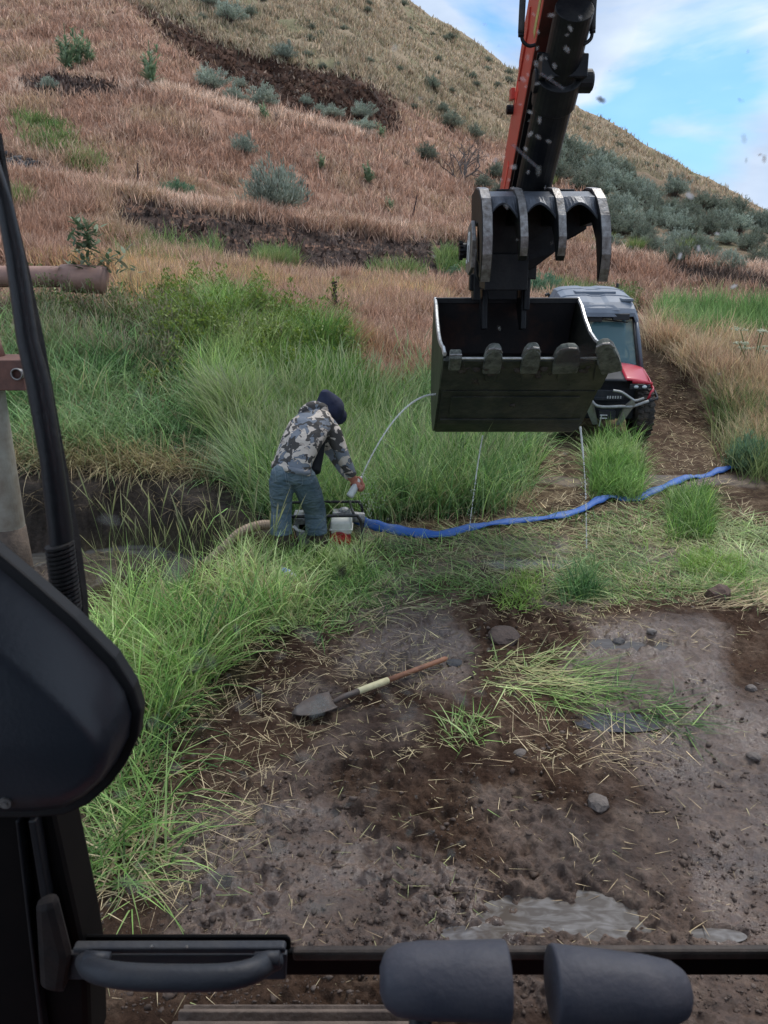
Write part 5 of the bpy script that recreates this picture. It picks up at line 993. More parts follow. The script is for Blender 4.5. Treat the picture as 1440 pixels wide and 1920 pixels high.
# bottle in the hand
def bottle(name, A, B, r, m, label, mlab=None):
    ax_ = (B - A); L_ = ax_.length; ax_.normalize(); O = A.copy(); e = empty(name, O, label, 'bottle')
    pr = [(0, .2), (0, .85), (.02, 1), (.16, .98), (.19, .93), (.23, 1), (.62, 1), (.65, .93), (.70, .95), (.80, .66), (.90, .36), (1.0, .34)]
    b = MB(); b.tube([A + ax_ * (L_ * t_) for t_, _ in pr], [r * q for _, q in pr], 18); b.build('bottle_body', m, e, org=O, smooth=True)
    if mlab: b = MB(); b.tube([A + ax_ * (L_ * .28), A + ax_ * (L_ * .58)], r * 1.03, 18, cap=False); b.build('bottle_label', mlab, e, org=O, smooth=True)
    return e
M_pet = mat('cloudy_clear_plastic', (.75, .78, .78), .2); M_pet.node_tree.nodes['Principled BSDF'].inputs['Transmission Weight'].default_value = .35
M_pet2 = mat('clear_plastic', (.85, .90, .90), .08); M_pet2.node_tree.nodes['Principled BSDF'].inputs['Alpha'].default_value = .38
bottle('water_bottle', BA, BB_, .033, M_pet, 'whitish plastic bottle gripped in the hand of the bent person')
g0 = PG(523, 1066, .05); g1 = PG(560, 1088, .05); bottle('water_bottle', g0, g1, .036, M_pet2, 'clear plastic bottle with blue and white label lying in the grass', mat('blue_label', (.08, .20, .55), .4, 0, (.7, .75, .8), 30, lo=.48, hi=.52))
# stitched seams on the jeans
bpy.context.view_layer.update(); dg = bpy.context.evaluated_depsgraph_get(); je = JN.evaluated_get(dg)
def onto(px, py):
    d_ = (P(px, py, 6.5) - Vector((0, 0, EYE))).normalized(); ok, loc, nn_, _ = je.ray_cast(Vector((0, 0, EYE)) - PO, d_)
    return (loc + nn_ * .002 + PO) if ok else None
M_st = mat('jean_seam', (.16, .20, .23), .8)
b = MB()
for line in ([(533,880),(567,885)], [(567,885),(567,908),(553,916),(537,905),(533,880)], [(540,893),(553,900),(566,898)], [(508,872),(515,876),(518,902),(508,906)], [(538,885),(541,905),(545,925)], [(590,895),(604,930),(611,960),(612,998)]):
    dense = [Vector((a, c, 0)) for a, c in line]; pts = []
    for p, q in zip(dense, dense[1:]):
        for k in range(5): r_ = onto(*(p.lerp(q, k / 5).xy)); pts.append(r_) if r_ else None
    r_ = onto(*dense[-1].xy); pts.append(r_) if r_ else None
    if len(pts) > 2: b.tube(pts, .0026, 5)
pe(b, 'seam', M_st, JN)

# ------------------------------------------------------------------ PUMP
PU = Vector((-.62, 6.85, 0)); PM = empty('water_pump', PU, 'petrol water pump with grey engine, white tank and red housing in a black tube frame', 'pump')
def pu(mb, name, m, parent=PM, **k): return mb.build(name, m, parent, org=PU, **k)
M_eng = mat('cast_aluminium', (.28, .29, .30), .45, .4, (.12, .12, .12), 25, .4, 60); M_tank = mat('cream_white_tank', (.62, .62, .56), .4, 0, (.5, .5, .45), 9); M_redc = mat('red_pump_cover', (.45, .02, .02), .4, 0, (.2, .02, .015), 14)
x0, x1, y0, y1, zt = -.98, -.20, 6.66, 7.06, .30
b = MB()
for y in (y0, y1): b.tube(smooth_path([(x1 - .0, y, .0), (x1, y, zt - .07), (x1 - .03, y, zt), (x1 - .09, y, zt + .01), (x0 + .09, y, zt), (x0 + .02, y, zt - .03), (x0, y, zt - .1), (x0, y, .0)], 5), .014, 10)
b.tube([(x1 - .06, y0, zt + .01), (x1 - .12, y1, zt + .01)], .013, 8); b.tube([(x0 + .06, y0, zt), (x0 + .06, y1, zt)], .013, 8); b.tube([(x0, y0, .02), (x1, y0, .02)], .014, 8); b.tube([(x0, y1, .02), (x1, y1, .02)], .014, 8)
pu(b, 'tube_frame', mat('black_tube', (.01, .01, .011), .35), smooth=True)
b = MB(); b.box((-.76, 6.70, .04), (-.56, 6.92, .22)); b.ball((-.67, 6.76, .25), .085, 2, (1, .9, .7)); b.cyl((-.70, 6.64, .10), (-.70, 6.72, .10), .06, 20)
for k in range(8): b.box((-.78, 6.70 + .028 * k, .10), (-.54, 6.712 + .028 * k, .27))
b.box((-.80, 6.72, .20), (-.72, 6.86, .30)); EN = pu(b, 'engine', M_eng, bevel=.008)
b = MB(); b.tube([(-.60 + .042 * math.cos(a), 6.665, .105 + .042 * math.sin(a)) for a in np.linspace(0, 6.2832, 17)], .012, 8, cap=False); b.cyl((-.60, 6.66, .105), (-.60, 6.70, .105), .018, 12); b.tube(smooth_path([(-.80, 6.70, .20), (-.76, 6.68, .17), (-.70, 6.68, .15)], 4), .014, 8); pu(b, 'outlet_fitting', M_white, EN, smooth=True)
b = MB(); b.box((-.70, 6.68, .225), (-.60, 6.70, .275)); pu(b, 'air_cover', M_blackp, EN, bevel=.006)
b = MB(); b.box((-.475, 6.68, .12), (-.285, 6.86, .25)); TK = pu(b, 'fuel_tank', M_tank, bevel=.028, bseg=4); b = MB(); b.box((-.482, 6.673, .165), (-.278, 6.867, .175)); pu(b, 'tank_seam', M_tank, TK, bevel=.003)
b = MB(); b.cyl((-.40, 6.66, .06), (-.40, 6.86, .06), .095, 28); b.cyl((-.40, 6.65, .06), (-.40, 6.67, .06), .06, 24); b.box((-.50, 6.68, -.02), (-.30, 6.86, .05)); pu(b, 'recoil_cover', M_redc, bevel=.008)
b = MB(); b.box((-.47, 6.9, .16), (-.28, 7.02, .26)); b.ball((-.36, 6.95, .26), .06, 2, (1, .8, .6)); b.cyl((-.30, 6.96, .20), (-.18, 6.98, .18), .05, 18); pu(b, 'pump_outlet', M_eng, bevel=.012)
M_tan = mat('tan_suction_hose', (.36, .26, .18), .6, 0, (.22, .15, .10), 8, .2)
sh = smooth_path([(-.98, 6.82, .17), (-1.12, 6.80, .17), (-1.28, 6.76, .12), (-1.42, 6.72, .0), (-1.62, 6.72, -.18), (-1.9, 6.8, -.42)], 14)
b = MB(); b.tube(sh, [.042 + .005 * (k % 2) for k in range(len(sh))], 14); o = b.build('suction_hose', M_tan, None, org=(-1.2, 6.8, 0)); o.location = (-1.2, 6.8, 0)
tag(o, 'tan ribbed suction hose running from the pump down to the creek', 'hose')

# ------------------------------------------------------------------ blue lay-flat hose
def hose():
    pts = [(648, 966, .15), (672, 975, .12), (700, 984, .085), (735, 992, .06), (780, 999, .045), (830, 1001, .035), (880, 995, .02), (930, 986, .015), (990, 979, .015), (1040, 973, .015), (1085, 962, .015), (1118, 947, .03), (1140, 938, .03), (1165, 936, .0), (1192, 938, .0), (1222, 927, .02), (1258, 912, .02), (1290, 899, .02), (1308, 896, -.01), (1325, 893, .0), (1345, 888, .02), (1370, 880, .02)]
    C = [];
    for a, c, h in pts:
        if h > .03: p = PG(a, c, h + .0)
        else: p = G1(a, c); p.z += max(h, .0) + .014 - (.006 if h <= 0 else 0)
        C.append(p)
    C = smooth_path(C, 7); n = len(C); b = MB(); top = []; bot = []
    for i, p in enumerate(C):
        t_ = (C[min(i + 1, n - 1)] - C[max(i - 1, 0)]).normalized(); f = sstep(0, 1, np.array(i / 50.)).item()
        up = Vector((0, 0, 1)); s = t_.cross(up).normalized(); ang = R(78) * (1 - f) + R(8) * f + .16 * math.sin(i * .5) * f
        wv = (s * math.cos(ang) + up * math.sin(ang)) * (-1 if (s.y > 0) else 1); wv = Vector((wv.x, wv.y, abs(wv.z))); wv = (-s if s.y < 0 else s) * math.cos(ang) + up * math.sin(ang)
        hw = .048 + .006 * math.sin(i * .9); nn_ = t_.cross(wv).normalized(); cr = .005 * math.sin(i * 1.9) + .004 * math.sin(i * 3.1)
        top.append([p - wv * hw, p - wv * hw * .4 + nn_ * (.008 + cr), p + wv * hw * .3 + nn_ * (.010 - cr), p + wv * hw])
    b.grid(top); o = b.build('layflat_hose', HM, None, org=(0.6, 7, 0), smooth=True, solid=.006); o.location = (.6, 7, 0)
    tag(o, 'flat blue discharge hose winding from the pump across the wet grass', 'hose')
HM = mat('blue_woven_plastic', (.022, .105, .38), .66, 0, (.14, .20, .34), 5, .35, 25, lo=.5, hi=.75); hose()
# ------------------------------------------------------------------ shovel
s0, s1 = PG(640, 1308, .07), PG(838, 1234, .05); dv = (s1 - s0).normalized(); SO = Vector((0, 4.4, 0)); SV = empty('shovel', SO, 'muddy round shovel with brown wooden handle lying on the mud', 'shovel')
def at_(t_): return s0.lerp(s1, t_)
b = MB(); b.tube([at_(.40), at_(.7), at_(.98), at_(1.0)], [.0175, .0165, .0165, .010], 14); HD = b.build('handle', mat('worn_brown_wood', (.30, .13, .065), .6, 0, (.16, .07, .04), 14, .3), SV, org=SO, smooth=True)
b = MB(); b.tube([at_(.145), at_(.15), at_(.415), at_(.42)], [.016, .0205, .0205, .016], 16); b.build('pale_sleeve', mat('pale_yellow_sleeve', (.62, .56, .33), .6, 0, (.5, .44, .25), 20, .1), HD, org=SO, smooth=True)
b = MB(); e = PG(606, 1326, .03); b.tube([at_(.17), at_(0.02), e], [.017, .015, .008], 14)
fw = Vector((e.x - s0.x, e.y - s0.y, 0)).normalized(); lt = Vector((-fw.y, fw.x, 0)); ec = PG(622, 1318, .055); rows = []
for k, (t_, hw) in enumerate(((-.01, .088), (.03, .095), (.09, .094), (.15, .08), (.20, .05), (.235, .01))):
    rows.append([ec + fw * t_ + lt * (hw * u) + Vector((0, 0, .022 * u * u - .15 * t_)) for u in (-1, -.5, 0, .5, 1)])
b.grid(rows); b.build('blade', mat('muddy_shovel_steel', (.085, .072, .065), .6, .15, (.10, .07, .055), 14, .5, 40), SV, org=SO, smooth=True, solid=.004)
# ------------------------------------------------------------------ water streams
wmat = bpy.data.materials.new('falling_water'); wmat.use_nodes = True; t = wmat.node_tree; b_ = t.nodes['Principled BSDF']; b_.inputs['Base Color'].default_value = (.80, .80, .77, 1); b_.inputs['Roughness'].default_value = .15
tr = N(t, 'ShaderNodeBsdfTransparent'); ms = N(t, 'ShaderNodeMixShader'); ms.inputs[0].default_value = .6; t.links.new(tr.outputs[0], ms.inputs[1]); t.links.new(b_.outputs[0], ms.inputs[2]); t.links.new(ms.outputs[0], t.nodes['Material Output'].inputs[0])
def stream(pts, r0, r1, label, n=60, drops=60, breakup=.5):
    pts = smooth_path(pts, 24); m_ = len(pts); b = MB(); cut = int(m_ * breakup)
    b.tube(pts[:cut], [r0 + (r1 - r0) * i / m_ + .0012 * math.sin(i * .8) for i in range(cut)], 8)
    for i in range(cut - 2, m_ - 1):
        p = pts[i].lerp(pts[i + 1], random.random()); q = (pts[min(i + 1, m_ - 1)] - pts[max(i - 1, 0)])
        if random.random() < .92: b.tube([p - q * .30, p, p + q * .30], [r1 * .3, r1 * random.uniform(.7, 1.2), r1 * .3], 6)
    for _ in range(drops):
        i = random.randrange(int(m_ * .5), m_); p = pts[i] + Vector([random.gauss(0, .012 + .02 * i / m_) for _ in range(3)]); b.ball(p, random.uniform(.0015, .004), 1, (1, 1, 1.6))
    o = b.build('water_stream', wmat, None, org=pts[0], smooth=True); o.location = pts[0]; tag(o, label, 'water stream'); return o
S0 = Vector((.462, 7.02, 1.315)); pr = BB_ + Vector((0, 0, .01))
arc = []; tot = pr - S0; Tt = 1.0
for k in range(9): u = k / 8; arc.append(Vector((S0.x + tot.x * u, S0.y + tot.y * u, S0.z + .06 * u + (tot.z - .06) * u * u)))
stream(arc, .0095, .0065, 'curved jet of water arcing from the bucket side to the bottle', breakup=.97, drops=20)
stream([P(905, 816, 7.25), P(896, 870, 7.2), P(887, 935, 7.12), G1(879, 1000)], .007, .006, 'thin thread of water falling from the bucket onto the blue hose', breakup=.5, drops=40)
stream([P(1088, 800, 7.15), P(1094, 860, 7.05), P(1098, 930, 6.9), G1(1100, 1030)], .010, .0075, 'broken water stream falling from the right corner of the bucket', breakup=.35, drops=70)
b = MB()
for _ in range(330):
    a = random.uniform(0, 6.28); r = abs(random.gauss(0, .10)); z = random.random(); b.ball(BB_ + Vector((math.cos(a) * r + .04 * z + .03, math.sin(a) * r, .03 - .42 * z + random.gauss(0, .02))), random.uniform(.0012, .0034), 1)
o = b.build('water_splash', wmat, None, org=BB_); o.location = BB_; tag(o, 'spray of droplets splashing off the bottle held by the person', 'water splash', kind='stuff')

# ------------------------------------------------------------------ pipes, post, fence posts
M_rust = mat('rusty_pipe', (.33, .19, .145), .6, .1, (.20, .115, .095), 3, .2, 30, lo=.35, hi=.7)
yP = 12.5; rz_ = float(EYE + yP * slope(519)); b = MB(); xe = float(uu(192, 519) * yP); xj = float(uu(118, 519) * yP)
b.cyl((-11.5, yP + .35, rz_), (xj + .05, yP, rz_), .155, 36); PP = b.build('steel_pipe', M_rust, None, org=(-7, yP, rz_), smooth=False, bevel=.01); PP.location = (-7, yP, rz_); tag(PP, 'rusty brown steel pipe spanning the creek into the left bank', 'pipe')
for p in PP.data.polygons: p.use_smooth = len(p.vertices) == 4
b = MB(); b.tube([(xj - .01, yP, rz_ - .02), (xj, yP, rz_ - .02), (xj + .1, yP, rz_ - .02), (xe, yP, rz_ - .045), (xe + .03, yP, rz_ - .05)], [.17, .20, .205, .205, .19], 36); b.build('pipe_sleeve', M_rust, PP, org=(-7, yP, rz_), smooth=True)
PSO = Vector((float(uu(-4, 860) * 6.55), 6.55, -.5)); PS = empty('steel_post', PSO, 'muddy round steel post with a rusty bracket standing in the creek at the left edge', 'post')
M_post = mat('muddy_galvanised_steel', (.34, .32, .27), .5, .2, (.20, .16, .12), 3, .2, 30); b = MB(); top = float(EYE + 6.55 * slope(712)); b.cyl((PSO.x, 6.55, .22), (PSO.x, 6.55, top), .135, 32); b.build('pole', M_post, PS, org=PSO, bevel=.004)
b = MB(); b.tube([(PSO.x, 6.55, -.6), (PSO.x, 6.55, -.1), (PSO.x, 6.55, .25)], [.165, .15, .138], 28); b.build('mud_coat', M_mud, PS, org=PSO, smooth=True)
M_rb = mat('rusty_plate', (.16, .075, .055), .75, .1, (.10, .05, .04), 6, .3); b = MB(); zA, zB = float(EYE + 6.4 * slope(731)), float(EYE + 6.4 * slope(674)); b.box((-4.2, 6.36, zA), (float(uu(47, 700) * 6.4), 6.72, zB)); BR = b.build('bracket', M_rb, PS, org=PSO, bevel=.008)
cR = P(33, 701, 6.34); b = MB(); b.tube([cR + Vector((0, .05, 0)), cR + Vector((0, -.02, 0))], .046, 20, cap=False); b.tube([cR + Vector((.042 * math.cos(a), -.02, .042 * math.sin(a))) for a in np.linspace(0, 6.2832, 21)], .007, 8, cap=False); b.build('bolt_ring', M_worn, BR, org=PSO, smooth=True)
b = MB(); b.tube([(PSO.x + .04, 6.6, zB), (PSO.x + .04, 6.6, zB + .12), (PSO.x + .04, 6.62, zB + .6)], [.12, .10, .10], 20); b.build('upper_pipe', M_rust, PS, org=PSO, smooth=True)
def tpost(px, py0, py1, lx, label):
    g_ = G1(px, py1); b = MB(); t_ = P(px + lx, py0, g_.y); b.tube([g_ - Vector((0, 0, .2)), t_], .022, 6); b.tube([g_ + Vector((0, -.02, 0)), t_ + Vector((0, -.02, 0))], .012, 5); o = b.build('fence_post', mat('dark_rust_post', (.05, .03, .03), .8), None, org=g_); o.location = g_; tag(o, label, 'fence post')
tpost(258, 306, 362, 0, 'thin upright steel fence post on the hillside bench left of the pale green bush'); tpost(771, 366, 412, 11, 'leaning steel fence post on the bench left of the excavator arm'); tpost(576, 345, 385, 1, 'short steel fence post beside the large sagebrush')

# ------------------------------------------------------------------ rocks
def rock(px, py, sz, label, col=(.14, .115, .10), n=2, flat=.65, name='rock', group=None, lift=.25):
    g_ = G1(px, py); s = sz / F * math.hypot(g_.y, 2.6); b = MB(); b.ball((0, 0, 0), 1, n)
    sd0 = random.random() * 50
    for v in b.bm.verts: c_ = v.co; k = .72 + .6 * float(fbm(np.array([c_.x * 1.1 + sd0 + c_.z]), np.array([c_.y * 1.1 + c_.z * .7]), 2)[0]); v.co = Vector((c_.x * s * k, c_.y * s * k * random.uniform(.9, 1.1), c_.z * s * flat * k))
    o = b.build(name, mat('stone', col, .75, 0, tuple(c_ * .6 for c_ in col), 30, .5, 90), None); o.location = g_ + Vector((0, 0, s * flat * lift)); o.rotation_euler = (0, 0, random.random() * 6); tag(o, label, name, group); return o
rock(1120, 1508, 19, 'angular grey brown stone sitting on the dark churned mud'); rock(1411, 1422, 13, 'rounded grey stone at the right edge of the mud'); rock(1160, 1206, 12, 'small dark stone at the edge of the upper puddle', (.07, .065, .065)); rock(1222, 1186, 9, 'pale flat stone right of the upper puddle', (.2, .17, .15)); rock(1408, 1292, 9, 'small stone above the rounded stone on the right mud'); rock(852, 1244, 13, 'flat dark stone beside the end of the shovel handle', (.05, .05, .055), flat=.3)
rock(975, 1415, 12, 'pair-sized brown stone left of the dark churned mud'); rock(1347, 1120, 22, 'clump of torn reddish root soil on the edge of the flattened grass', (.10, .055, .04), flat=.9); rock(945, 1195, 30, 'crumbled mound of brown soil above the cut grass', (.07, .045, .035), 3, flat=.5); rock(668, 1050, 26, 'dug clump of dark soil right of the water pump', (.06, .042, .03), 3, flat=.6); rock(700, 1062, 18, 'smaller dug clump of dark soil beside the larger one near the pump', (.06, .042, .03), 3)
for k in range(46):
    px = 5 + 105 * random.random(); py = 292 + (px * .25) + random.uniform(-6, 16); rock(px, py, random.uniform(4, 8), 'dark angular rock in the loose rock heap on the bench at left', (.09, .085, .085), 1, .7, group='rocks heaped on the bench', name='rock')

# ------------------------------------------------------------------ shrubs
def sage_mesh(seed, n=190, tall=1.0, cols=None, leaf=.062, spread=.75, gap=.0):
    st_ = rng.bit_generator.state; G = Grass(); a = rng.uniform(0, 2 * np.pi, n); el = np.arccos(rng.uniform(.05, 1, n)) ; rr = rng.uniform(.55, 1.0, n) * (.78 + .35 * np.sin(a * 3 + seed * 2) * .5 + .3 * (rng.random(n) - .5))
    d_ = np.stack([np.cos(a) * np.sin(el), np.sin(a) * np.sin(el), np.cos(el) * tall], -1); tips = d_ * (rr * spread)[:, None] * np.array([1, 1, 1.05]); tips[:, 2] += .12
    cols = cols or [(.18, .21, .16), (.28, .33, .26), (.37, .42, .34), (.43, .47, .38)]
    m = 26; base = np.repeat(tips, m, 0) + rng.normal(0, .030, (n * m, 3)) - np.repeat(d_, m, 0) * rng.random((n * m, 1)) * .16; N_ = n * m
    az = np.repeat(a, m) + rng.normal(0, .7, N_); lean = np.repeat(np.clip(el * .55, 0, 1.2), m) + rng.normal(0, .35, N_); h = rng.uniform(.6, 1.3, N_) * leaf
    cc = pick(cols, N_) * np.repeat(rng.uniform(.75, 1.2, n), m)[:, None]
    G.add(*blades(base, h, np.full(N_, leaf * .30), az, lean, rng.uniform(-.3, .5, N_), [.5, 1, .85, .3], cc, cc * 1.12)); fol = (np.concatenate(G.V), np.concatenate(G.C), np.concatenate(G.Q), np.concatenate(G.T))
    G2 = Grass(); k = min(70, n); p0 = np.zeros((k, 3)) + rng.normal(0, .04, (k, 3)); dv_ = tips[:k] - p0; L_ = np.linalg.norm(dv_, axis=1); phi = np.arccos(np.clip(dv_[:, 2] / L_, -1, 1)); p0[:, 2] = -.05
    G2.add(*blades(p0, L_, rng.uniform(.02, .04, k), np.arctan2(dv_[:, 1], dv_[:, 0]), phi * .9, phi * .25, [1, .8, .5, .3], pick([(.12, .09, .075), (.2, .16, .14), (.07, .055, .05)], k), pick([(.15, .12, .1)], k)))
    return fol, (G2.V[0], G2.C[0], G2.Q[0], G2.T[0])
def mk_plant(name, fol, stm, label, cat, mat_f=None, fname='foliage', sname='stems'):
    r = empty(name, (0, 0, 0), label, cat)
    V, C, Q, T = fol; raw_mesh(fname, V, Q, mat_f or VS, r, col=C, tris=T)
    if stm is not None: V, C, Q, T = stm; raw_mesh(sname, V, Q, VMD, r, col=C, tris=T)
    return r
def dup(root, loc, sc, label, group=None, rz=None):
    r = root.copy(); COL.objects.link(r); r.location = loc; r.scale = sc if hasattr(sc, '__len__') else (sc, sc, sc); r.rotation_euler = (0, 0, random.random() * 6.28 if rz is None else rz); r['label'] = label
    if group: r['group'] = group
    for ch in list(root.children): c = ch.copy(); COL.objects.link(c); c.parent = r
    return r
used = {}
def put(protos, key, px, py, wpx, label, group=None, hs=1.0, rad=.55):
    """px,py: foot of the plant in the photo, wpx: its width there; it stands on the ground it meets, at the size that gives"""
    g_ = G1(px, py); zc = g_.y * CT - (g_.z - EYE) * ST; s = wpx * zc / F / (2 * rad); k = random.randrange(len(protos)); pr = protos[k]
    g_.z -= .04
    if (key, k) not in used:
        used[(key, k)] = 1; pr.location = g_; pr.scale = (s, s, s * hs); pr.rotation_euler = (0, 0, random.random() * 6.28); pr['label'] = label
        if group: pr['group'] = group
        return pr
    return dup(pr, g_, (s, s, s * hs), label, group)
SG = [mk_plant('sagebrush', *sage_mesh(k), 'x', 'sagebrush') for k in range(4)]
SD = [mk_plant('sagebrush', *sage_mesh(k + 7, n=230, cols=[(.12, .14, .10), (.20, .235, .17), (.28, .32, .24), (.17, .15, .12)], leaf=.06), 'x', 'sagebrush') for k in range(3)]
for px, py, wd, hs, lab in ((522, 400, 118, 1.15, 'largest grey green sagebrush with dark stems, standing on the bench edge'), (456, 290, 52, 1.1, 'round pale sagebrush alone in the middle of the slope'), (395, 168, 66, .95, 'big pale sagebrush at the foot of the dirt scar, left end of its row'), (438, 190, 46, .9, 'pale sagebrush next to the big one below the dirt scar'), (450, 166, 34, .9, 'small sagebrush tucked behind the row under the dirt scar'), (494, 200, 62, .95, 'spreading pale sagebrush in the row, just above a dark leafy plant'),
    (573, 196, 28, 1, 'small sagebrush against the lower dirt scar'), (598, 212, 28, 1, 'tiny round sagebrush right of the small one at the scar foot'), (625, 222, 44, .8, 'low wide sagebrush on the ledge below the scar end'), (680, 222, 48, .95, 'dark topped sagebrush at the right end of the scar'), (680, 245, 56, .6, 'low pale sagebrush sprawling under the one at the scar end'), (430, 40, 62, .9, 'olive sagebrush near the top edge above the scar'), (532, 112, 50, .9, 'grey sagebrush growing on the straw hill right above the scar'), (395, 12, 50, .7, 'sagebrush cut by the top edge of the picture'), (92, 168, 40, .8, 'small bluish sagebrush by the dark soil patch at upper left'), (2, 302, 22, 1, 'sagebrush by the rock heap at the left edge')):
    put(SG, 's', px, py, wd, lab, hs=hs)
gr = [mk_plant('green_bush', *sage_mesh(21, n=260, cols=[(.10, .20, .12), (.17, .28, .17), (.22, .34, .2)], leaf=.055, tall=.7), 'x', 'bush')]
put(gr, 'g', 330, 372, 84, 'low soft green bush on the bench left of the largest sagebrush', hs=.75); put(gr, 'g', 1018, 562, 78, 'light green feathery bush just behind the bucket coupler', hs=1.2); put(gr, 'g', 905, 385, 44, 'small mint green bush left of the arm foot', hs=.9); put(gr, 'g', 852, 520, 60, 'green bush on the bank left of the thumb', hs=.7); put(gr, 'g', 1410, 880, 110, 'dark leafy green shrub at the right edge beside the track', hs=1.1); put(gr,'g',1430,790,60,'smaller leafy shrub behind the one at the right edge',hs=1.2)
# dense band below the hill slope on the right
row = 0; band = [(1030,262),(1110,290),(1250,345),(1440,412),(1600,470),(1600,560),(1440,505),(1310,488),(1200,478),(1130,450),(1125,360),(1030,330)]
pts_ = []
while len(pts_) < 98:
    a, c = random.uniform(1020, 1540), random.uniform(262, 520)
    if inpoly(np.array([a]), np.array([c]), band)[0] and all((a - q[0]) ** 2 + ((c - q[1]) * 1.5) ** 2 > 15 ** 2 for q in pts_): pts_.append((a, c))
for a, c in sorted(pts_, key=lambda q: q[1]):
    put(SD if random.random() < .6 else SG, 'd' if False else 'b', a, c + 10, random.uniform(34, 62), 'grey green sagebrush in the dense band below the hill at right', 'sagebrush of the dense band at right', hs=random.uniform(.8, 1.15)) if False else None
def put2(a, c, wd, lab, grp, hs): 
    which = SD if random.random() < .6 else SG; put(which, 's' if which is SG else 'd', a, c, wd, lab, grp, hs)
for a, c in sorted(pts_, key=lambda q: q[1]): put2(a, c + 10, random.uniform(34, 60), 'grey green sagebrush in the dense band below the hill at right', 'sagebrush of the dense band at right', random.uniform(.8, 1.15))
for a, c in ((1040, 312), (1075, 318), (930, 330), (905, 350), (960, 345), (940, 370), (1020, 325)): put2(a, c + 4, random.uniform(38, 58), 'sagebrush in the thicket behind the excavator arm', 'sagebrush behind the arm', 1.0)
for a, c, w_, lab in ((800, 300, 46, 'grey sagebrush left of the dead branches on the slope'), (810, 170, 34, 'distant sagebrush on the straw hill left of the arm'), (845, 240, 46, 'dark sagebrush on the straw hill beside the arm'), (830, 210, 30, 'small dark sagebrush above the darker one by the arm'), (890, 262, 34, 'small sagebrush touching the arm on the straw hill'), (470, 30, 26, 'small olive sagebrush near the top of the hill')): put(SD, 'd', a, c, w_, lab)
sm = []
while len(sm) < 70:
    a, c = random.uniform(260, 1440), random.uniform(-10, 400)
    if inpoly(np.array([a]), np.array([c]), HILL)[0] and G1(a, c).y < 125 and ground(np.array([a]), np.array([c - 8.]))[3][0]: sm.append((a, c))
for a, c in sm: put(SD, 'd', a, c, random.uniform(9, 22), 'small dark sagebrush dotted on the straw coloured hill', 'small sagebrush dotted over the hill', hs=.8)
# bunchgrass tussocks in the band
def tussock(cols, n=420, h=.8):
    G = Grass(); a = rng.uniform(0, 6.283, n); r = rng.random(n) * .12; base = np.stack([np.cos(a) * r, np.sin(a) * r, np.zeros(n)], -1); c0 = pick(cols, n)
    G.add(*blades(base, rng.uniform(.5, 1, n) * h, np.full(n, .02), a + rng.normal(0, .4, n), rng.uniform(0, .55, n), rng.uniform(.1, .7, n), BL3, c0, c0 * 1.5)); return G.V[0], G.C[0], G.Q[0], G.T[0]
def mono(name, geo, cat, mt): V, C, Q, T = geo; o = raw_mesh(name, V, Q, mt, None, col=C, tris=T); o['category'] = cat; o['label'] = 'x'; return o
VT = veg_mat('tussock_leaf', .3, .6, .3)
TU = [mono('grass_tussock', tussock([(.10, .17, .05), (.18, .24, .08), (.28, .27, .13)]), 'tussock', VT)]
for a, c, w_, lab in ((1135, 462, 60, 'green bunchgrass tussock right of the thumb'), (1190, 478, 60, 'wide green tussock below the sagebrush band'), (1285, 478, 56, 'yellowish tussock on the ledge edge at right'), (1325, 482, 40, 'small green tussock at the right of the yellowish one'), (1160, 400, 34, 'tussock between sagebrush bushes at right'), (515, 512, 84, 'bright green tussock on the bank below the largest sagebrush'), (1030, 352, 40, 'tussock by the pink grass clearing behind the arm')): put(TU, 't', a, c, w_, lab, rad=.55)
# mullein / thistle plants: rosette of broad leaves climbing a stalk
def mullein(n=190, h=1.0, cols=((.14, .22, .12), (.22, .31, .18), (.32, .40, .26)), wl=.05):
    z = rng.random(n) ** 1.1 * h; a = np.arange(n) * 2.4 + rng.normal(0, .2, n); ks = rng.integers(0, 6, n); sa = ks * 1.05 + .3; base = np.stack([np.cos(sa) * .20 * z * (ks > 0) + rng.normal(0, .02, n), np.sin(sa) * .20 * z * (ks > 0) + rng.normal(0, .02, n), z * (1 - .10 * ks)], -1); L_ = (.30 * (1 - z / h) + .08) * rng.uniform(.8, 1.2, n)
    c0 = pick(list(cols), n); fol = blades(base, L_, wl * (1 - .5 * z / h) + .01, a, np.full(n, .7) + rng.normal(0, .3, n), np.full(n, .6) + rng.normal(0, .3, n), [.4, 1, .9, 0], c0, c0 * 1.2, tw=np.zeros(n))
    stm = blades(np.array([[0, 0, -.05], [.0, .0, -.05]]), np.array([h * 1.05] * 2), np.array([.03, .03]), np.array([0, 1.57]), np.zeros(2), np.array([.05, .05]), [1, .8, .5], np.array([[.12, .16, .08]] * 2), np.array([[.2, .22, .12]] * 2), tw=np.zeros(2)); return fol, stm
MU = [mk_plant('mullein_plant', *mullein(), 'x', 'mullein', VT, 'leaves', 'stalk')]
for a, c, h_, lab in ((128, 130, 80, 'tall leafy green mullein at upper left with yellow base leaves'), (148, 124, 68, 'second leafy mullein close behind the tall one at upper left'), (168, 118, 58, 'mullein at the right of the upper left cluster'), (284, 158, 76, 'upright leafy mullein standing alone below the scar start'), (496, 224, 44, 'dark leafy plant just below the sagebrush row'), (602, 316, 42, 'dark leafy plant with yellow lower leaves in mid slope'), (691, 342, 52, 'pointed leafy plant right of the mid slope one'), (731, 396, 38, 'small leafy plant above the leaning fence post'), (714, 262, 42, 'leafy plant at the end of the scar'), (1110, 480, 30, 'small leafy plant at the ledge edge')):
    put(MU, 'm', a, c, h_ * .72, lab, rad=.36, hs=1.0 if h_ > 60 else .8)
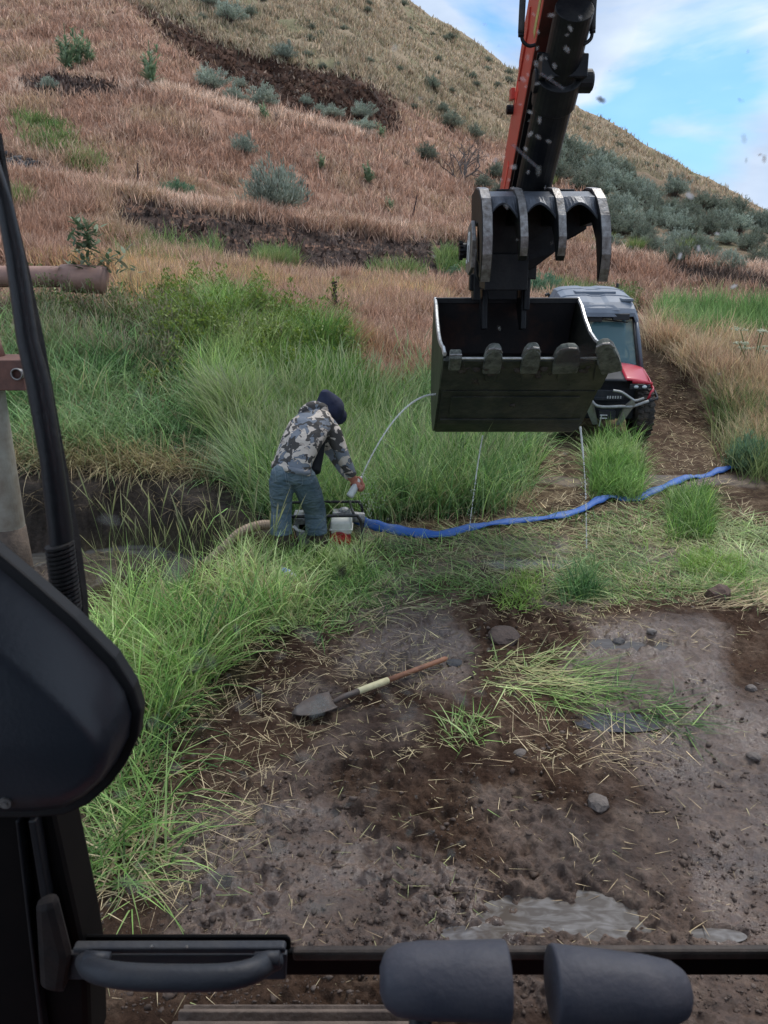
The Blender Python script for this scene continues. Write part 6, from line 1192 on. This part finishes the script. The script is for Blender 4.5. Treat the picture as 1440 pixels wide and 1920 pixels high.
# thistle growing on the pipe end
G = Grass(); thc = P(140, 500, 12.4); nL = 260; a = rng.uniform(0, 6.283, nL); zz = rng.random(nL); base = np.stack([thc.x + .15 + rng.normal(0, .16, nL) * (1.2 - zz) + .0, thc.y + .2 + rng.normal(0, .15, nL), thc.z - .1 + zz * .75], -1); k_ = zz < .45; base[k_, 0] += rng.uniform(-.2, .5, k_.sum())
c0 = pick([(.06, .10, .05), (.10, .15, .08), (.17, .22, .13), (.16, .14, .09)], nL); G.add(*blades(base, rng.uniform(.10, .26, nL), rng.uniform(.04, .08, nL), a, rng.uniform(.6, 1.5, nL), rng.uniform(.2, .9, nL), [.5, 1, .7, 0], c0, c0 * 1.15))
o = raw_mesh('thistle', np.concatenate(G.V) - np.array(thc), np.concatenate(G.Q), VT, None, col=np.concatenate(G.C), tris=np.concatenate(G.T)); o.location = thc; tag(o, 'dusty green thistle growing over the end of the rusty pipe', 'thistle')
# dead branches
def dead(px, py, sz, n, label, up=.6, seed=0):
    g_ = G1(px, py); b = MB(); sc = sz * (g_.y * CT - (g_.z - EYE) * ST) / F
    def br(p, d_, L_, r_, k):
        q = p + d_ * L_; m_ = p.lerp(q, .5) + Vector([random.gauss(0, .07 * L_) for _ in range(3)]); b.tube([p, m_, q], [r_, r_ * .8, r_ * .55], 5, cap=False)
        if k: 
            for _ in range(3): br(q if random.random() < .6 else m_, (d_ + Vector([random.gauss(0, .5) for _ in range(3)])).normalized(), L_ * random.uniform(.5, .8), r_ * .55, k - 1)
    for _ in range(n): br(Vector((0, 0, -.02)), Vector((random.gauss(0, .8), random.gauss(0, .4), up)).normalized(), sc * .42, sc * .020, 3)
    o = b.build('dead_shrub', mat('grey_dead_wood', (.11, .09, .08), .85), None); o.location = g_; tag(o, label, 'dead shrub')
dead(868, 335, 90, 7, 'bare dark branched dead shrub on the slope left of the arm'); dead(700, 480, 34, 4, 'bleached dead stalks rising from the bank below the leaning post', 1.4); dead(760, 318, 28, 2, 'small broken dead branch on the pink slope', 1.2); dead(1165, 480, 30, 3, 'dry twigs at the ledge edge on the right'); dead(520, 232, 30, 2, 'bare twig right of the pale sagebrush row', 1.3)
# dead mullein stalk
g_ = G1(628, 602); b = MB(); h_ = 70 * g_.y / F; b.tube([(0, 0, 0), (.01, 0, h_ * .6), (0, 0, h_)], [.015, .02, .012], 6)
for k in range(60): z = random.uniform(.25, 1) * h_; a = random.random() * 6.28; b.ball((math.cos(a) * .03, math.sin(a) * .03, z), .022, 1)
for k in range(10): z = random.uniform(.1, .6) * h_; a = random.random() * 6.28; b.tube([(0, 0, z), (math.cos(a) * .14, math.sin(a) * .14, z + .12)], .008, 4)
o = b.build('dead_mullein', mat('dark_seed_stalk', (.06, .035, .03), .9), None); o.location = g_; tag(o, 'dark brown dead mullein stalk standing in the orange grass', 'dead stalk')
# white umbel flowers at right
g_ = G1(1410, 700); b = MB(); E = empty('umbel_plant', g_, 'tall weed with pale cream flower heads at the right edge', 'flowering weed'); M_cf = mat('cream_flower', (.50, .52, .36), .8)
for k in range(9):
    tpx, tpy = random.uniform(1385, 1440), random.uniform(618, 670); tp_ = P(tpx, tpy, g_.y + random.uniform(-.3, .3)) - g_; b.tube([(tp_.x * .3, tp_.y * .3, 0), tuple(tp_ * .6), tuple(tp_)], .008, 5)
    b2 = MB()
    for _ in range(14): b2.ball(tp_ + Vector((random.gauss(0, .05), random.gauss(0, .05), random.gauss(0, .012))), .014, 1)
    b2.build('flower_head', M_cf, E)
b.build('stems', mat('green_stem', (.12, .17, .06), .7), E)

for o in [o for o in COL.objects if o.get('label') == 'x']:
    for ch in list(o.children): bpy.data.objects.remove(ch)
    bpy.data.objects.remove(o)
